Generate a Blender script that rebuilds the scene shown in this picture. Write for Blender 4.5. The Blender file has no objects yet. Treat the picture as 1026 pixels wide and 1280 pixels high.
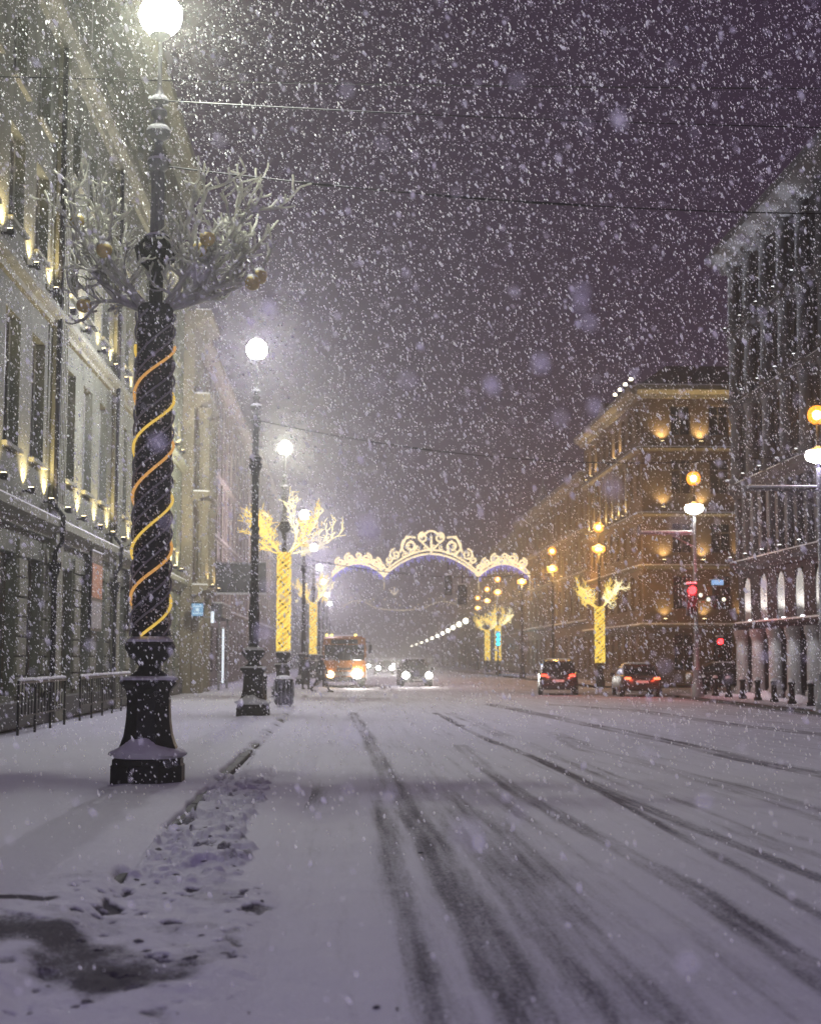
import bpy, math, random
import numpy as np
from mathutils import Vector, Matrix, Euler

R = math.radians
PI = math.pi
scene = bpy.context.scene
col = scene.collection
random.seed(7)
rng = np.random.default_rng(11)

# ------------------------------------------------------------------ camera
cam_data = bpy.data.cameras.new('camera')
cam = bpy.data.objects.new('camera', cam_data)
col.objects.link(cam)
cam.location = (0, 0, 1.6)
cam.rotation_euler = (R(90 + 5.613), 0, R(-2.507))
cam_data.lens = 52.03
cam_data.sensor_width = 36
cam_data.clip_start = 0.05
cam_data.clip_end = 5000
cam_data.dof.use_dof = True
cam_data.dof.focus_distance = 21
cam_data.dof.aperture_fstop = 1.9
scene.camera = cam

# ------------------------------------------------------------------ sky: low cloud lit by the city
world = bpy.data.worlds.new('World')
scene.world = world
world.use_nodes = True
world.cycles.sampling_method = 'NONE'
wn = world.node_tree
wn.nodes.clear()
w_out = wn.nodes.new('ShaderNodeOutputWorld')
w_bg = wn.nodes.new('ShaderNodeBackground')
w_sky = wn.nodes.new('ShaderNodeTexSky')
w_sky.sky_type = 'NISHITA'
w_sky.sun_disc = False
w_sky.sun_elevation = R(-6)
w_sky.sun_rotation = R(200)
w_bg2 = wn.nodes.new('ShaderNodeBackground')
w_add = wn.nodes.new('ShaderNodeAddShader')
w_bg.inputs['Strength'].default_value = 0.05
w_bg2.inputs['Color'].default_value = (0.036, 0.021, 0.042, 1)
w_bg2.inputs['Strength'].default_value = 1.0
wn.links.new(w_sky.outputs[0], w_bg.inputs['Color'])
wn.links.new(w_bg.outputs[0], w_add.inputs[0])
wn.links.new(w_bg2.outputs[0], w_add.inputs[1])
wn.links.new(w_add.outputs[0], w_out.inputs['Surface'])

# ------------------------------------------------------------------ view and render settings
vs = scene.view_settings
vs.view_transform = 'Standard'
vs.look = 'None'
vs.exposure = 0.0
vs.gamma = 1.0
cy = scene.cycles
cy.max_bounces = 3
cy.diffuse_bounces = 1
cy.glossy_bounces = 2
cy.transmission_bounces = 2
cy.volume_bounces = 0
cy.transparent_max_bounces = 12
cy.sample_clamp_indirect = 3.0
cy.sample_clamp_direct = 60.0
cy.use_light_tree = True
cy.adaptive_threshold = 0.03
cy.caustics_reflective = False
cy.caustics_refractive = False
cy.use_denoising = True
cy.denoiser = 'OPENIMAGEDENOISE'
try:
    cy.denoising_input_passes = 'RGB_ALBEDO_NORMAL'
    cy.denoising_prefilter = 'ACCURATE'
except Exception:
    pass

LAMP_WHITE = (1.0, 0.96, 0.84)
LAMP_GREEN = (0.96, 1.0, 0.80)
LAMP_COOL = (0.68, 0.59, 1.0)
LAMP_SODIUM = (1.0, 0.50, 0.10)
POWER_LEFT = 1700.0      # watts of a globe lamp
POWER_RIGHT = 560.0

# ------------------------------------------------------------------ materials
MATS = {}
def principled(name, color, rough=0.7, metal=0.0, var=0.0, scale=3.0, bump=0.0, bscale=30.0, color2=None, spec=0.4, stretch=None):
    if name in MATS:
        return MATS[name]
    m = bpy.data.materials.new(name)
    m.use_nodes = True
    nt = m.node_tree
    b = nt.nodes['Principled BSDF']
    b.inputs['Roughness'].default_value = rough
    b.inputs['Metallic'].default_value = metal
    b.inputs['Specular IOR Level'].default_value = spec
    b.inputs['Base Color'].default_value = (*color, 1)
    tc = nt.nodes.new('ShaderNodeTexCoord')
    vec = tc.outputs['Object']
    if stretch:
        mp = nt.nodes.new('ShaderNodeMapping')
        mp.inputs['Scale'].default_value = stretch
        nt.links.new(vec, mp.inputs['Vector'])
        vec = mp.outputs['Vector']
    if var > 0 or color2:
        n = nt.nodes.new('ShaderNodeTexNoise')
        n.inputs['Scale'].default_value = scale
        n.inputs['Detail'].default_value = 5
        n.inputs['Roughness'].default_value = 0.65
        nt.links.new(vec, n.inputs['Vector'])
        mr = nt.nodes.new('ShaderNodeMapRange')
        mr.inputs['From Min'].default_value = 0.35
        mr.inputs['From Max'].default_value = 0.65
        nt.links.new(n.outputs['Fac'], mr.inputs['Value'])
        mx = nt.nodes.new('ShaderNodeMix')
        mx.data_type = 'RGBA'
        c2 = color2 or tuple(c * (1 - var) for c in color)
        mx.inputs['A'].default_value = (*color, 1)
        mx.inputs['B'].default_value = (*c2, 1)
        nt.links.new(mr.outputs['Result'], mx.inputs['Factor'])
        nt.links.new(mx.outputs['Result'], b.inputs['Base Color'])
    if bump > 0:
        n2 = nt.nodes.new('ShaderNodeTexNoise')
        n2.inputs['Scale'].default_value = bscale
        n2.inputs['Detail'].default_value = 4
        nt.links.new(vec, n2.inputs['Vector'])
        bp = nt.nodes.new('ShaderNodeBump')
        bp.inputs['Strength'].default_value = bump
        bp.inputs['Distance'].default_value = 0.02
        nt.links.new(n2.outputs['Fac'], bp.inputs['Height'])
        nt.links.new(bp.outputs['Normal'], b.inputs['Normal'])
    MATS[name] = m
    return m

def emitter(name, color, strength, clear=0.0):
    """a glowing surface; clear > 0: a glass envelope that also lets the lamp inside shine through"""
    if name in MATS:
        return MATS[name]
    m = bpy.data.materials.new(name)
    m.use_nodes = True
    nt = m.node_tree
    nt.nodes.clear()
    out = nt.nodes.new('ShaderNodeOutputMaterial')
    e = nt.nodes.new('ShaderNodeEmission')
    tc = nt.nodes.new('ShaderNodeTexCoord')
    n = nt.nodes.new('ShaderNodeTexNoise')
    n.inputs['Scale'].default_value = 9.0
    nt.links.new(tc.outputs['Object'], n.inputs['Vector'])
    mr = nt.nodes.new('ShaderNodeMapRange')
    mr.inputs['To Min'].default_value = strength * 0.75
    mr.inputs['To Max'].default_value = strength * 1.25
    nt.links.new(n.outputs['Fac'], mr.inputs['Value'])
    nt.links.new(mr.outputs['Result'], e.inputs['Strength'])
    e.inputs['Color'].default_value = (*color, 1)
    if clear > 0:
        t = nt.nodes.new('ShaderNodeBsdfTransparent')
        t.inputs['Color'].default_value = (clear, clear, clear, 1)
        a = nt.nodes.new('ShaderNodeAddShader')
        nt.links.new(e.outputs[0], a.inputs[0])
        nt.links.new(t.outputs[0], a.inputs[1])
        nt.links.new(a.outputs[0], out.inputs['Surface'])
    else:
        nt.links.new(e.outputs[0], out.inputs['Surface'])
    m.cycles.emission_sampling = 'NONE'
    MATS[name] = m
    return m

def ground_material(name, snow, bare, streak_amp=1.0):
    """snow over asphalt; the vertex attribute 'bare' holds where tyres or feet have worn it through, plus the lamp shadow painted on the road"""
    m = bpy.data.materials.new(name)
    m.use_nodes = True
    nt = m.node_tree
    b = nt.nodes['Principled BSDF']
    L = nt.links.new
    at = nt.nodes.new('ShaderNodeAttribute')
    at.attribute_name = 'bare'
    tc = nt.nodes.new('ShaderNodeTexCoord')
    def noise(scale, detail=4, vec=None, rough=0.6):
        n = nt.nodes.new('ShaderNodeTexNoise')
        n.inputs['Scale'].default_value = scale
        n.inputs['Detail'].default_value = detail
        n.inputs['Roughness'].default_value = rough
        L(vec or tc.outputs['Object'], n.inputs['Vector'])
        return n.outputs['Fac']
    def math_(op, a, c):
        n = nt.nodes.new('ShaderNodeMath')
        n.operation = op
        for i, v in enumerate((a, c)):
            if isinstance(v, (int, float)):
                n.inputs[i].default_value = v
            else:
                L(v, n.inputs[i])
        return n.outputs[0]
    mp = nt.nodes.new('ShaderNodeMapping')
    mp.inputs['Scale'].default_value = (1.0, 0.045, 1)
    la = nt.nodes.new('ShaderNodeAttribute')
    la.attribute_name = 'lane'
    sp = nt.nodes.new('ShaderNodeSeparateXYZ')
    L(tc.outputs['Object'], sp.inputs[0])
    cb = nt.nodes.new('ShaderNodeCombineXYZ')
    L(la.outputs['Fac'], cb.inputs[0])
    L(sp.outputs[1], cb.inputs[1])
    L(cb.outputs[0], mp.inputs['Vector'])
    streak = noise(4.2, 7, mp.outputs['Vector'], 0.72)
    grain = noise(38.0, 3)
    patch = noise(0.7, 4)
    # how much of the dark surface shows
    v = math_('MULTIPLY', at.outputs['Fac'], 1.0)
    v = math_('ADD', v, math_('MULTIPLY', math_('SUBTRACT', grain, 0.5), math_('ADD', 0.35, math_('MULTIPLY', at.outputs['Fac'], 1.0))))
    v = math_('ADD', v, math_('MULTIPLY', math_('SUBTRACT', noise(105.0, 2), 0.5), math_('ADD', 0.15, math_('MULTIPLY', at.outputs['Fac'], 0.9))))
    v = math_('ADD', v, math_('MULTIPLY', math_('SUBTRACT', streak, 0.5), streak_amp))
    v = math_('ADD', v, math_('MULTIPLY', math_('SUBTRACT', patch, 0.5), 0.35))
    mr = nt.nodes.new('ShaderNodeMapRange')
    mr.interpolation_type = 'SMOOTHSTEP'
    mr.inputs['From Min'].default_value = 0.10
    mr.inputs['From Max'].default_value = 1.05
    L(v, mr.inputs['Value'])
    mx = nt.nodes.new('ShaderNodeMix')
    mx.data_type = 'RGBA'
    mx.inputs['A'].default_value = (*snow, 1)
    mx.inputs['B'].default_value = (*bare, 1)
    L(mr.outputs['Result'], mx.inputs['Factor'])
    L(mx.outputs['Result'], b.inputs['Base Color'])
    b.inputs['Roughness'].default_value = 0.8
    b.inputs['Specular IOR Level'].default_value = 0.07
    bp = nt.nodes.new('ShaderNodeBump')
    bp.inputs['Strength'].default_value = 0.55
    bp.inputs['Distance'].default_value = 0.02
    h = math_('ADD', noise(24.0, 5), math_('MULTIPLY', noise(4.0, 3), 1.2))
    L(h, bp.inputs['Height'])
    L(bp.outputs['Normal'], b.inputs['Normal'])
    return m

IRON = principled('black_iron', (0.018, 0.018, 0.024), 0.55, 0.3, 0.4, 14, 0.25, 40)
STEEL = principled('grey_steel', (0.30, 0.30, 0.32), 0.5, 0.4, 0.3, 8)
SNOW = principled('fresh_snow', (0.80, 0.80, 0.84), 0.7, 0, 0.10, 6, 0.5, 22, spec=0.2)
DIRTY = principled('dirty_snow', (0.34, 0.33, 0.38), 0.85, 0, 0.6, 1.8, 0.9, 5, color2=(0.08, 0.075, 0.09), spec=0.15)
FROST = principled('frosted_twig', (0.74, 0.73, 0.66), 0.7, 0, 0, 12, 0.3, 60, color2=(0.92, 0.92, 0.90))
def frosted(m):
    """rime lets light through: add a translucent lobe"""
    nt = m.node_tree
    b = nt.nodes['Principled BSDF']; out = [n for n in nt.nodes if n.type == 'OUTPUT_MATERIAL'][0]
    tr = nt.nodes.new('ShaderNodeBsdfTranslucent'); tr.inputs['Color'].default_value = (.8, .79, .72, 1)
    mx = nt.nodes.new('ShaderNodeMixShader'); mx.inputs[0].default_value = .5
    nt.links.new(b.outputs[0], mx.inputs[1]); nt.links.new(tr.outputs[0], mx.inputs[2]); nt.links.new(mx.outputs[0], out.inputs['Surface'])
frosted(FROST)
GOLD = principled('gold_ball', (0.86, 0.68, 0.30), 0.5, 0.15, 0.3, 9)
GLASS = principled('dark_glass', (0.012, 0.014, 0.018), 0.12, 0, 0.3, 2, spec=0.6)
GRANITE = principled('granite', (0.10, 0.10, 0.105), 0.75, 0, 0.6, 40, 0.4, 60)
RUBBER = principled('rubber', (0.015, 0.015, 0.016), 0.85, 0, 0.3, 20)

# ------------------------------------------------------------------ mesh helpers
class MB:
    def __init__(s):
        s.v = []
        s.f = []
        s.smooth = False
    def add(s, vs, fs):
        o = len(s.v)
        s.v.extend([tuple(p) for p in vs])
        s.f.extend([tuple(i + o for i in f) for f in fs])
        return s
    def box(s, x0, x1, y0, y1, z0, z1, ch=0.0):
        if ch <= 0:
            s.add([(x0,y0,z0),(x1,y0,z0),(x1,y1,z0),(x0,y1,z0),(x0,y0,z1),(x1,y0,z1),(x1,y1,z1),(x0,y1,z1)],
                  [(3,2,1,0),(4,5,6,7),(0,1,5,4),(1,2,6,5),(2,3,7,6),(3,0,4,7)])
        else:
            c = ch
            ring = lambda z, k: [(x0+c+k,y0+k,z),(x1-c-k,y0+k,z),(x1-k,y0+c+k,z),(x1-k,y1-c-k,z),(x1-c-k,y1-k,z),(x0+c+k,y1-k,z),(x0+k,y1-c-k,z),(x0+k,y0+c+k,z)]
            s.loft([ring(z0, c), ring(z0 + c, 0), ring(z1 - c, 0), ring(z1, c)])
        return s
    def loft(s, rings, cap=True, closed=True):
        n = len(rings[0])
        vs = [p for r in rings for p in r]
        fs = []
        for i in range(len(rings) - 1):
            for j in range(n if closed else n - 1):
                a = i*n + j
                b = i*n + (j + 1) % n
                fs.append((a, b, b + n, a + n))
        if cap:
            fs.append(tuple(reversed(range(n))))
            fs.append(tuple(range((len(rings)-1)*n, len(rings)*n)))
        return s.add(vs, fs)
    def lathe(s, prof, seg=16, rot=0.0, cx=0, cyy=0, flute=0.0, sq=1.0):
        rings = []
        for r, z in prof:
            rg = []
            for k in range(seg):
                a = rot + 2*PI*k/seg
                rr = r * (1 - flute) if (flute and k % 2) else r
                rg.append((cx + rr*math.cos(a)*sq, cyy + rr*math.sin(a), z))
            rings.append(rg)
        return s.loft(rings)
    def tube(s, pts, r, seg=6, cap=True):
        pts = [Vector(p) for p in pts]
        if not hasattr(r, '__len__'):
            r = [r]*len(pts)
        rings = []
        up = Vector((0.13, 0.31, 0.94)).normalized()
        for i, p in enumerate(pts):
            t = (pts[min(i+1, len(pts)-1)] - pts[max(i-1, 0)])
            if t.length < 1e-9:
                t = Vector((0, 0, 1))
            t.normalize()
            u = up - t*up.dot(t)
            if u.length < 0.05:
                u = Vector((1, 0, 0)) - t*t.x
            u.normalize()
            up = u
            w = t.cross(u)
            rings.append([p + (u*math.cos(2*PI*k/seg) + w*math.sin(2*PI*k/seg))*r[i] for k in range(seg)])
        return s.loft(rings, cap)
    def sphere(s, c, r, n=10, m=7, sz=1.0):
        rings = []
        for i in range(m + 1):
            th = PI*(0.03 + 0.94*i/m)
            rings.append([(c[0] + r*math.sin(th)*math.cos(2*PI*k/n), c[1] + r*math.sin(th)*math.sin(2*PI*k/n), c[2] - r*sz*math.cos(th)) for k in range(n)])
        return s.loft(rings)
    def quad(s, a, b, c, d):
        return s.add([a, b, c, d], [(0, 1, 2, 3)])
    def mesh(s, name):
        me = bpy.data.meshes.new(name)
        me.from_pydata([tuple(p) for p in s.v], [], s.f)
        if s.smooth:
            me.polygons.foreach_set('use_smooth', [True]*len(me.polygons))
            try:
                me.set_sharp_from_angle(angle=R(40))
            except Exception:
                pass
        me.update()
        return me
    def build(s, name, mat, parent=None, smooth=False):
        s.smooth = smooth
        me = s.mesh(name)
        me.materials.append(mat)
        return place(name, me, parent)

def place(name, me, parent=None, loc=(0, 0, 0), rz=0.0):
    o = bpy.data.objects.new(name, me)
    col.objects.link(o)
    o.parent = parent
    o.location = loc
    o.rotation_euler = (0, 0, rz)
    return o

def tag(o, label=None, cat=None, group=None, kind=None):
    if label: o['label'] = label
    if cat: o['category'] = cat
    if group: o['group'] = group
    if kind: o['kind'] = kind
    return o

def empty(name, loc=(0, 0, 0), rz=0.0, label=None, cat=None, group=None):
    o = bpy.data.objects.new(name, None)
    o.empty_display_size = 0.2
    col.objects.link(o)
    o.location = loc
    o.rotation_euler = (0, 0, rz)
    return tag(o, label, cat, group)

def copy_tree(o, parent=None):
    c = o.copy()
    col.objects.link(c)
    c.parent = parent
    for ch in list(o.children):
        copy_tree(ch, c)
    return c

def lamp(name, kind, loc, power, color, parent=None, radius=0.15, target=None, cone=None, blend=0.6):
    ld = bpy.data.lights.new(name, kind)
    ld.energy = power
    ld.color = color
    ld.shadow_soft_size = radius
    o = bpy.data.objects.new(name, ld)
    col.objects.link(o)
    o.parent = parent
    o.location = loc
    if kind == 'SPOT':
        ld.spot_size = R(cone)
        ld.spot_blend = blend
        d = Vector(target) - Vector(loc)
        o.rotation_euler = d.to_track_quat('-Z', 'Y').to_euler()
    return o

# ================================================================== GROUND
def vnoise(x, y, seed=0):
    xi = np.floor(x).astype(np.int64); yi = np.floor(y).astype(np.int64)
    fx = x - xi; fy = y - yi
    fx = fx*fx*(3 - 2*fx); fy = fy*fy*(3 - 2*fy)
    def h(a, b):
        n = (a*374761393 + b*668265263 + seed*974711) & 0x7fffffff
        n = ((n ^ (n >> 13)) * 1274126177) & 0x7fffffff
        return ((n ^ (n >> 16)) & 0xffff) / 65535.0
    return (h(xi, yi)*(1-fx) + h(xi+1, yi)*fx)*(1-fy) + (h(xi, yi+1)*(1-fx) + h(xi+1, yi+1)*fx)*fy
def fbm(x, y, octaves=4, seed=0):
    t = 0; a = 0.5
    for o in range(octaves):
        t = t + a*vnoise(x*2**o, y*2**o, seed + o*17)
        a *= 0.5
    return t
def sstep(a, b, x):
    t = np.clip((x - a)/(b - a), 0, 1)
    return t*t*(3 - 2*t)

# wheel tracks worn into the snow: points on the carriageway (x, y), half width, how bare
TRACKS = [
    (0.17, 0.85, [(0.22, 46.78), (0.53, 29.53), (0.62, 20.89), (0.67, 17.03), (0.80, 14.70), (0.84, 11.56), (0.85, 9.53), (0.83, 7.92), (0.91, 6.92)]),
    (0.16, 0.55, [(0.45, 17.99), (0.43, 13.49), (0.37, 10.14), (0.36, 8.13), (0.36, 6.94)]),
    (0.13, 0.50, [(1.31, 19.01), (1.24, 13.46), (1.20, 10.77), (1.20, 8.75), (1.22, 6.98)]),
    (0.12, 0.45, [(1.48, 29.48), (1.35, 19.59), (1.43, 14.67), (1.48, 11.13), (1.53, 8.73), (1.55, 6.96)]),
    (0.15, 0.85, [(2.27, 29.45), (2.20, 23.94), (2.22, 17.91), (2.40, 14.63), (2.53, 12.37), (2.58, 10.90), (2.56, 9.45), (2.55, 8.57), (2.55, 8.04), (2.55, 7.15)]),
    (0.07, 0.45, [(1.79, 25.89), (1.90, 16.98), (2.10, 11.93), (2.16, 9.20), (2.17, 7.16)]),
    (0.10, 1.10, [(2.80, 46.67), (3.01, 30.84), (3.29, 24.82), (3.31, 20.12), (3.47, 16.91), (3.54, 14.92), (3.64, 13.35), (3.69, 12.32), (3.72, 11.64), (3.77, 10.49)]),
    (0.22, 0.60, [(3.22, 46.65), (3.56, 31.74), (3.79, 24.42), (3.88, 18.90), (3.97, 14.56), (4.05, 12.64), (4.11, 11.41)]),
    (0.06, 0.95, [(3.33, 21.47), (3.28, 17.38), (3.23, 13.96), (3.23, 11.88), (3.18, 10.18), (3.19, 8.90)]),
    (0.30, 1.00, [(5.33, 54.57), (6.09, 41.63), (6.44, 34.00), (6.69, 28.72), (6.75, 24.67), (6.99, 21.75), (7.13, 19.70)]),
    (0.30, 0.70, [(4.74, 34.07), (4.55, 28.05), (4.89, 23.82), (5.09, 20.69), (5.24, 18.29), (5.13, 15.98), (5.01, 13.88)]),
    (0.10, 0.50, [(3.15, 28.11), (3.44, 19.50), (3.87, 16.04), (4.45, 13.90)]),
    (0.40, 0.75, [(7.53, 54.47), (9.47, 48.52), (9.88, 37.95), (10.67, 33.10), (11.06, 30.49)]),
]
def polyline_dist(X, Y, pts):
    d = np.full(X.shape, 1e9)
    for (ax, ay), (bx, by) in zip(pts[:-1], pts[1:]):
        vx, vy = bx - ax, by - ay
        t = np.clip(((X - ax)*vx + (Y - ay)*vy)/(vx*vx + vy*vy), 0, 1)
        d = np.minimum(d, np.hypot(X - ax - t*vx, Y - ay - t*vy))
    return d

def sheet(name, xs, ys, zf, baref, mat, parent=None):
    X, Y = np.meshgrid(xs, ys)
    bare = np.clip(baref(X, Y), 0, 1.3)
    Z = zf(X, Y, bare)
    nx, ny = len(xs), len(ys)
    co = np.stack([X, Y, Z], -1).reshape(-1, 3)
    i = np.arange(ny - 1)[:, None]*nx + np.arange(nx - 1)[None]
    f = np.stack([i, i + 1, i + nx + 1, i + nx], -1).reshape(-1, 4)
    me = bpy.data.meshes.new(name)
    me.vertices.add(len(co)); me.vertices.foreach_set('co', co.ravel())
    me.loops.add(f.size); me.loops.foreach_set('vertex_index', f.ravel())
    me.polygons.add(len(f))
    me.polygons.foreach_set('loop_start', np.arange(0, f.size, 4))
    me.polygons.foreach_set('use_smooth', np.ones(len(f), bool))
    a = me.attributes.new('bare', 'FLOAT', 'POINT')
    a.data.foreach_set('value', bare.ravel().astype(np.float32))
    q = me.attributes.new('lane', 'FLOAT', 'POINT')
    q.data.foreach_set('value', (X/(1 - 0.007*(np.clip(Y, 0, 85) - 10))).ravel().astype(np.float32))
    me.update(); me.validate()
    me.materials.append(mat)
    o = bpy.data.objects.new(name, me)
    col.objects.link(o)
    o.parent = parent
    return o

ROADSNOW = ground_material('road_snow', (0.70, 0.695, 0.81), (0.085, 0.078, 0.11), 1.6)
WALKSNOW = ground_material('walk_snow', (0.70, 0.695, 0.81), (0.075, 0.066, 0.092), 0.12)
far_mat = principled('snowy_ground', (0.6, 0.6, 0.63), 0.8, 0, 0.3, 0.2, 0.3, 3)
ground = MB().quad((-1500, -60, -0.32), (1500, -60, -0.32), (1500, 3000, -0.32), (-1500, 3000, -0.32)).build('ground', far_mat)
tag(ground, 'wide snowy ground under the street reaching into the haze', kind='structure')

ys = np.concatenate([np.linspace(-8, 4, 14), np.geomspace(4.3, 420, 900)])
def road_bare_and_shadow(X, Y):
    wob = (fbm(X*0.9, Y*0.35, 3, 5) - 0.45)*0.10
    q = X/(1 - 0.007*(np.clip(Y, 0, 85) - 10))
    b = np.full(X.shape, 0.14)
    for hw, k, pts in TRACKS:
        d = polyline_dist(X + wob, Y, pts)
        soft = np.exp(-(d/(hw*1.15))**2)
        core = np.exp(-((d - hw*.55)/(.05 + .12*hw))**2)
        b = np.maximum(b, k*(0.62*soft + 0.38*core)*(0.70 + 0.8*(fbm(X*2.2, Y*0.5, 3, 9) - 0.4)))
    # the used part of the near lane, rubbed thin with a sharp edge towards the clean kerb side
    near = sstep(24, 15, Y)
    b += 0.26*near*sstep(.30, .37, X)*sstep(2.1, 1.7, X)
    b -= 0.22*near*np.exp(-((X - .56)/.07)**2)
    b += 0.18*sstep(6.5, 12.5, X)*sstep(12, 40, Y)
    b += 0.22*sstep(30, 80, Y)
    # lamp shadow painted as bareness by the kerb, worn gutter at the far kerb
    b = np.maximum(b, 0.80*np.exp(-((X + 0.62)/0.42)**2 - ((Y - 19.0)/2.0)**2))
    b = np.maximum(b, 0.70*sstep(13.3, 13.9, X))
    return b
def road_z(X, Y, b):
    n = fbm(X*3, Y*3, 4, 2)*0.018 + fbm(X*0.8, Y*0.5, 3, 4)*0.025
    return -0.13 + n - 0.016*np.clip(b, 0, 1)
road = sheet('road', np.concatenate([np.linspace(-1.66, 4.4, 240), np.linspace(4.44, 14.2, 150)]), ys, road_z, road_bare_and_shadow, ROADSNOW)
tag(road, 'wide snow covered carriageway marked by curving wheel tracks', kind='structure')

def walk_bare(X, Y):
    b = 0.06 + 0.25*(fbm(X*0.7, Y*0.25, 3, 21) - 0.5)
    b += 0.30*sstep(-6.6, -7.3, X)
    b += 0.10*sstep(14, 30, Y)
    return b
def walk_z(X, Y, b):
    n = fbm(X*2.5, Y*2.5, 4, 31)*0.02 + fbm(X*0.6, Y*0.4, 3, 33)*0.03
    return -0.03 + n - 0.02*np.clip(b, 0, 1.2)
ysw = np.concatenate([np.linspace(-8, 4, 10), np.geomspace(4.3, 300, 520)])
walk = sheet('pavement_left', np.linspace(-7.9, -1.80, 150), ysw, walk_z, walk_bare, WALKSNOW)
tag(walk, 'snow covered left pavement along the stone facades', kind='structure')
walk_r = sheet('pavement_right', np.linspace(14.46, 18.2, 30), np.concatenate([np.linspace(20, 66, 90)]), lambda X, Y, b: walk_z(X, Y, b), lambda X, Y: 0.25 + 0.3*fbm(X, Y*0.4, 3, 3), WALKSNOW)
tag(walk_r, 'snowy right pavement in front of the columned building', kind='structure')
walk_r2 = sheet('pavement_right', np.linspace(14.46, 18.2, 24), np.geomspace(84, 300, 110), lambda X, Y, b: walk_z(X, Y, b), lambda X, Y: 0.35 + 0.3*fbm(X, Y*0.4, 3, 3), WALKSNOW)
tag(walk_r2, 'snowy right pavement beyond the side street', kind='structure')
side_road = sheet('side_street', np.linspace(14.22, 70, 60), np.linspace(66.3, 83.7, 40), lambda X, Y, b: -0.12 + 0.02*fbm(X, Y, 3, 3), lambda X, Y: 0.5 + 0.3*fbm(X*.6, Y, 3, 3), ROADSNOW)
tag(side_road, 'snowy side street opening on the right', kind='structure')

# kerbs: granite stones, each a piece of its own
def kerb(name, x0, x1, y0, y1, label, step):
    k = empty(name, ((x0 + x1)/2, y0, 0))
    tag(k, label, kind='structure')
    w = (x1 - x0)/2
    me = MB().box(-w, w, 0.006, step - 0.006, -0.3, -0.035, 0.012).mesh('kerb_stone')
    me.materials.append(GRANITE)
    n = int((y1 - y0)/step)
    for i in range(n):
        place('kerb_stone', me, k, (random.uniform(-.006, .006), i*step, random.uniform(-.008, .004)))
    return k
kerb('kerb_left', -1.80, -1.64, 4.0, 84.0, 'granite kerb of the left pavement half buried in snow', 1.0)
kerb('kerb_right', 14.2, 14.44, 30.0, 64.0, 'granite kerb of the right pavement before the side street', 1.5)

# snow lying over the left kerb: a ridge of shovelled lumps, trampled in front, open to the stone in places
SLUSH = [(-7, 8.95), (-2.0, 8.95), (-1.5, 8.55), (-1.15, 8.05)]
def slush(X, Y):
    d = polyline_dist(X, Y + 0.6*(fbm(X*1.6, Y*1.6, 3, 8) - 0.45), SLUSH) + 0.45*(fbm(X*5, Y*3.5, 4, 81) - .5)
    return np.exp(-(np.abs(d)/0.34)**4)*(.72 + .55*(fbm(X*3, Y*2, 4, 83)))
def ridge_mask(X, Y):
    e = 0.10*(fbm(X*3, Y*2.2, 3, 61) - .5) + 0.30*(fbm(X*5, Y*3.4, 4, 62) - .5)*sstep(-1.5, -1.2, X)
    return sstep(-1.66, -1.60, X + e)*sstep(-.92, -1.02, X + e*1.5 + .02*(Y - 15))*sstep(24.0, 16.5, Y + 4.0*(fbm(X*4, Y*.8, 3, 64) - .5))*sstep(10.6, 12.2, Y)
def crumb_mask(X, Y):
    r = np.hypot((X + 1.35)/0.95, (Y - 10.3)/1.5)
    a = sstep(1.15, 0.6, r)
    r = np.hypot((X + 0.92)/0.48, (Y - 8.3)/1.1)
    a = np.maximum(a, sstep(1.15, 0.6, r))
    r = np.hypot((X + 1.55)/0.75, (Y - 7.0)/1.3)
    a = np.maximum(a, sstep(1.15, 0.6, r))
    return np.maximum(a, 0.60*ridge_mask(X, Y))
def crumbs(X, Y):
    """0..1 separate crumbs and holes in the broken snow"""
    n = fbm(X*11, Y*7.5, 3, 41)
    m = fbm(X*4.5, Y*2.6, 4, 46)
    g_ = 0.34*(fbm(X*1.9, Y*1.1, 2, 43) - .5)
    return np.maximum(sstep(.585, .66, n + g_), sstep(.60, .65, m + g_*.8))
KERB_OPEN = ((23.6, 2.5, 1.0), (16.4, 1.9, .85))
def kerb_slot(X, Y):
    n = fbm(X*0 + 3, Y*1.3, 3, 45)
    o = 0*X
    for c, h, k in KERB_OPEN:
        o = np.maximum(o, k*sstep(h + .3, h - .3, np.abs(Y - c + .4*(n - .5))))
    o = np.maximum(o, .8*sstep(27, 30, Y)*sstep(.46, .53, n))
    o = np.maximum(o, .5*sstep(.48, .56, n)*sstep(10.8, 11.5, Y))
    return o*np.exp(-((X + 1.665 + .06*(n - .5) + .015*np.sin(Y*5))/(.055 + .05*(Y > 20)))**4)
def gutter_h(X, Y, bare):
    t = sstep(-1.76, -1.50, X)
    base = 0.014*(1 - t) - 0.074*t + 0.012*fbm(X*2, Y*1.2, 3, 44)
    base += 0.030*np.exp(-((X + 1.36)/0.24)**2)*sstep(18, 20, Y)
    rm = ridge_mask(X, Y)
    base += rm*(0.050 + 0.11*np.clip(fbm(X*6, Y*4, 5, 48) - .42, -.1, 1) + 0.05*sstep(.55, .6, fbm(X*8, Y*5.5, 3, 72)))
    cm = crumb_mask(X, Y)
    base += cm*(0.06*(fbm(X*5, Y*3.6, 4, 49) - .42) - 0.030*crumbs(X, Y))
    base -= 0.14*kerb_slot(X, Y)
    edge = np.minimum(sstep(-3.2, -2.7, X), sstep(-0.25, -0.75, X))*sstep(5.4, 6.2, Y)
    return base - 0.07*(1 - edge)
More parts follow.
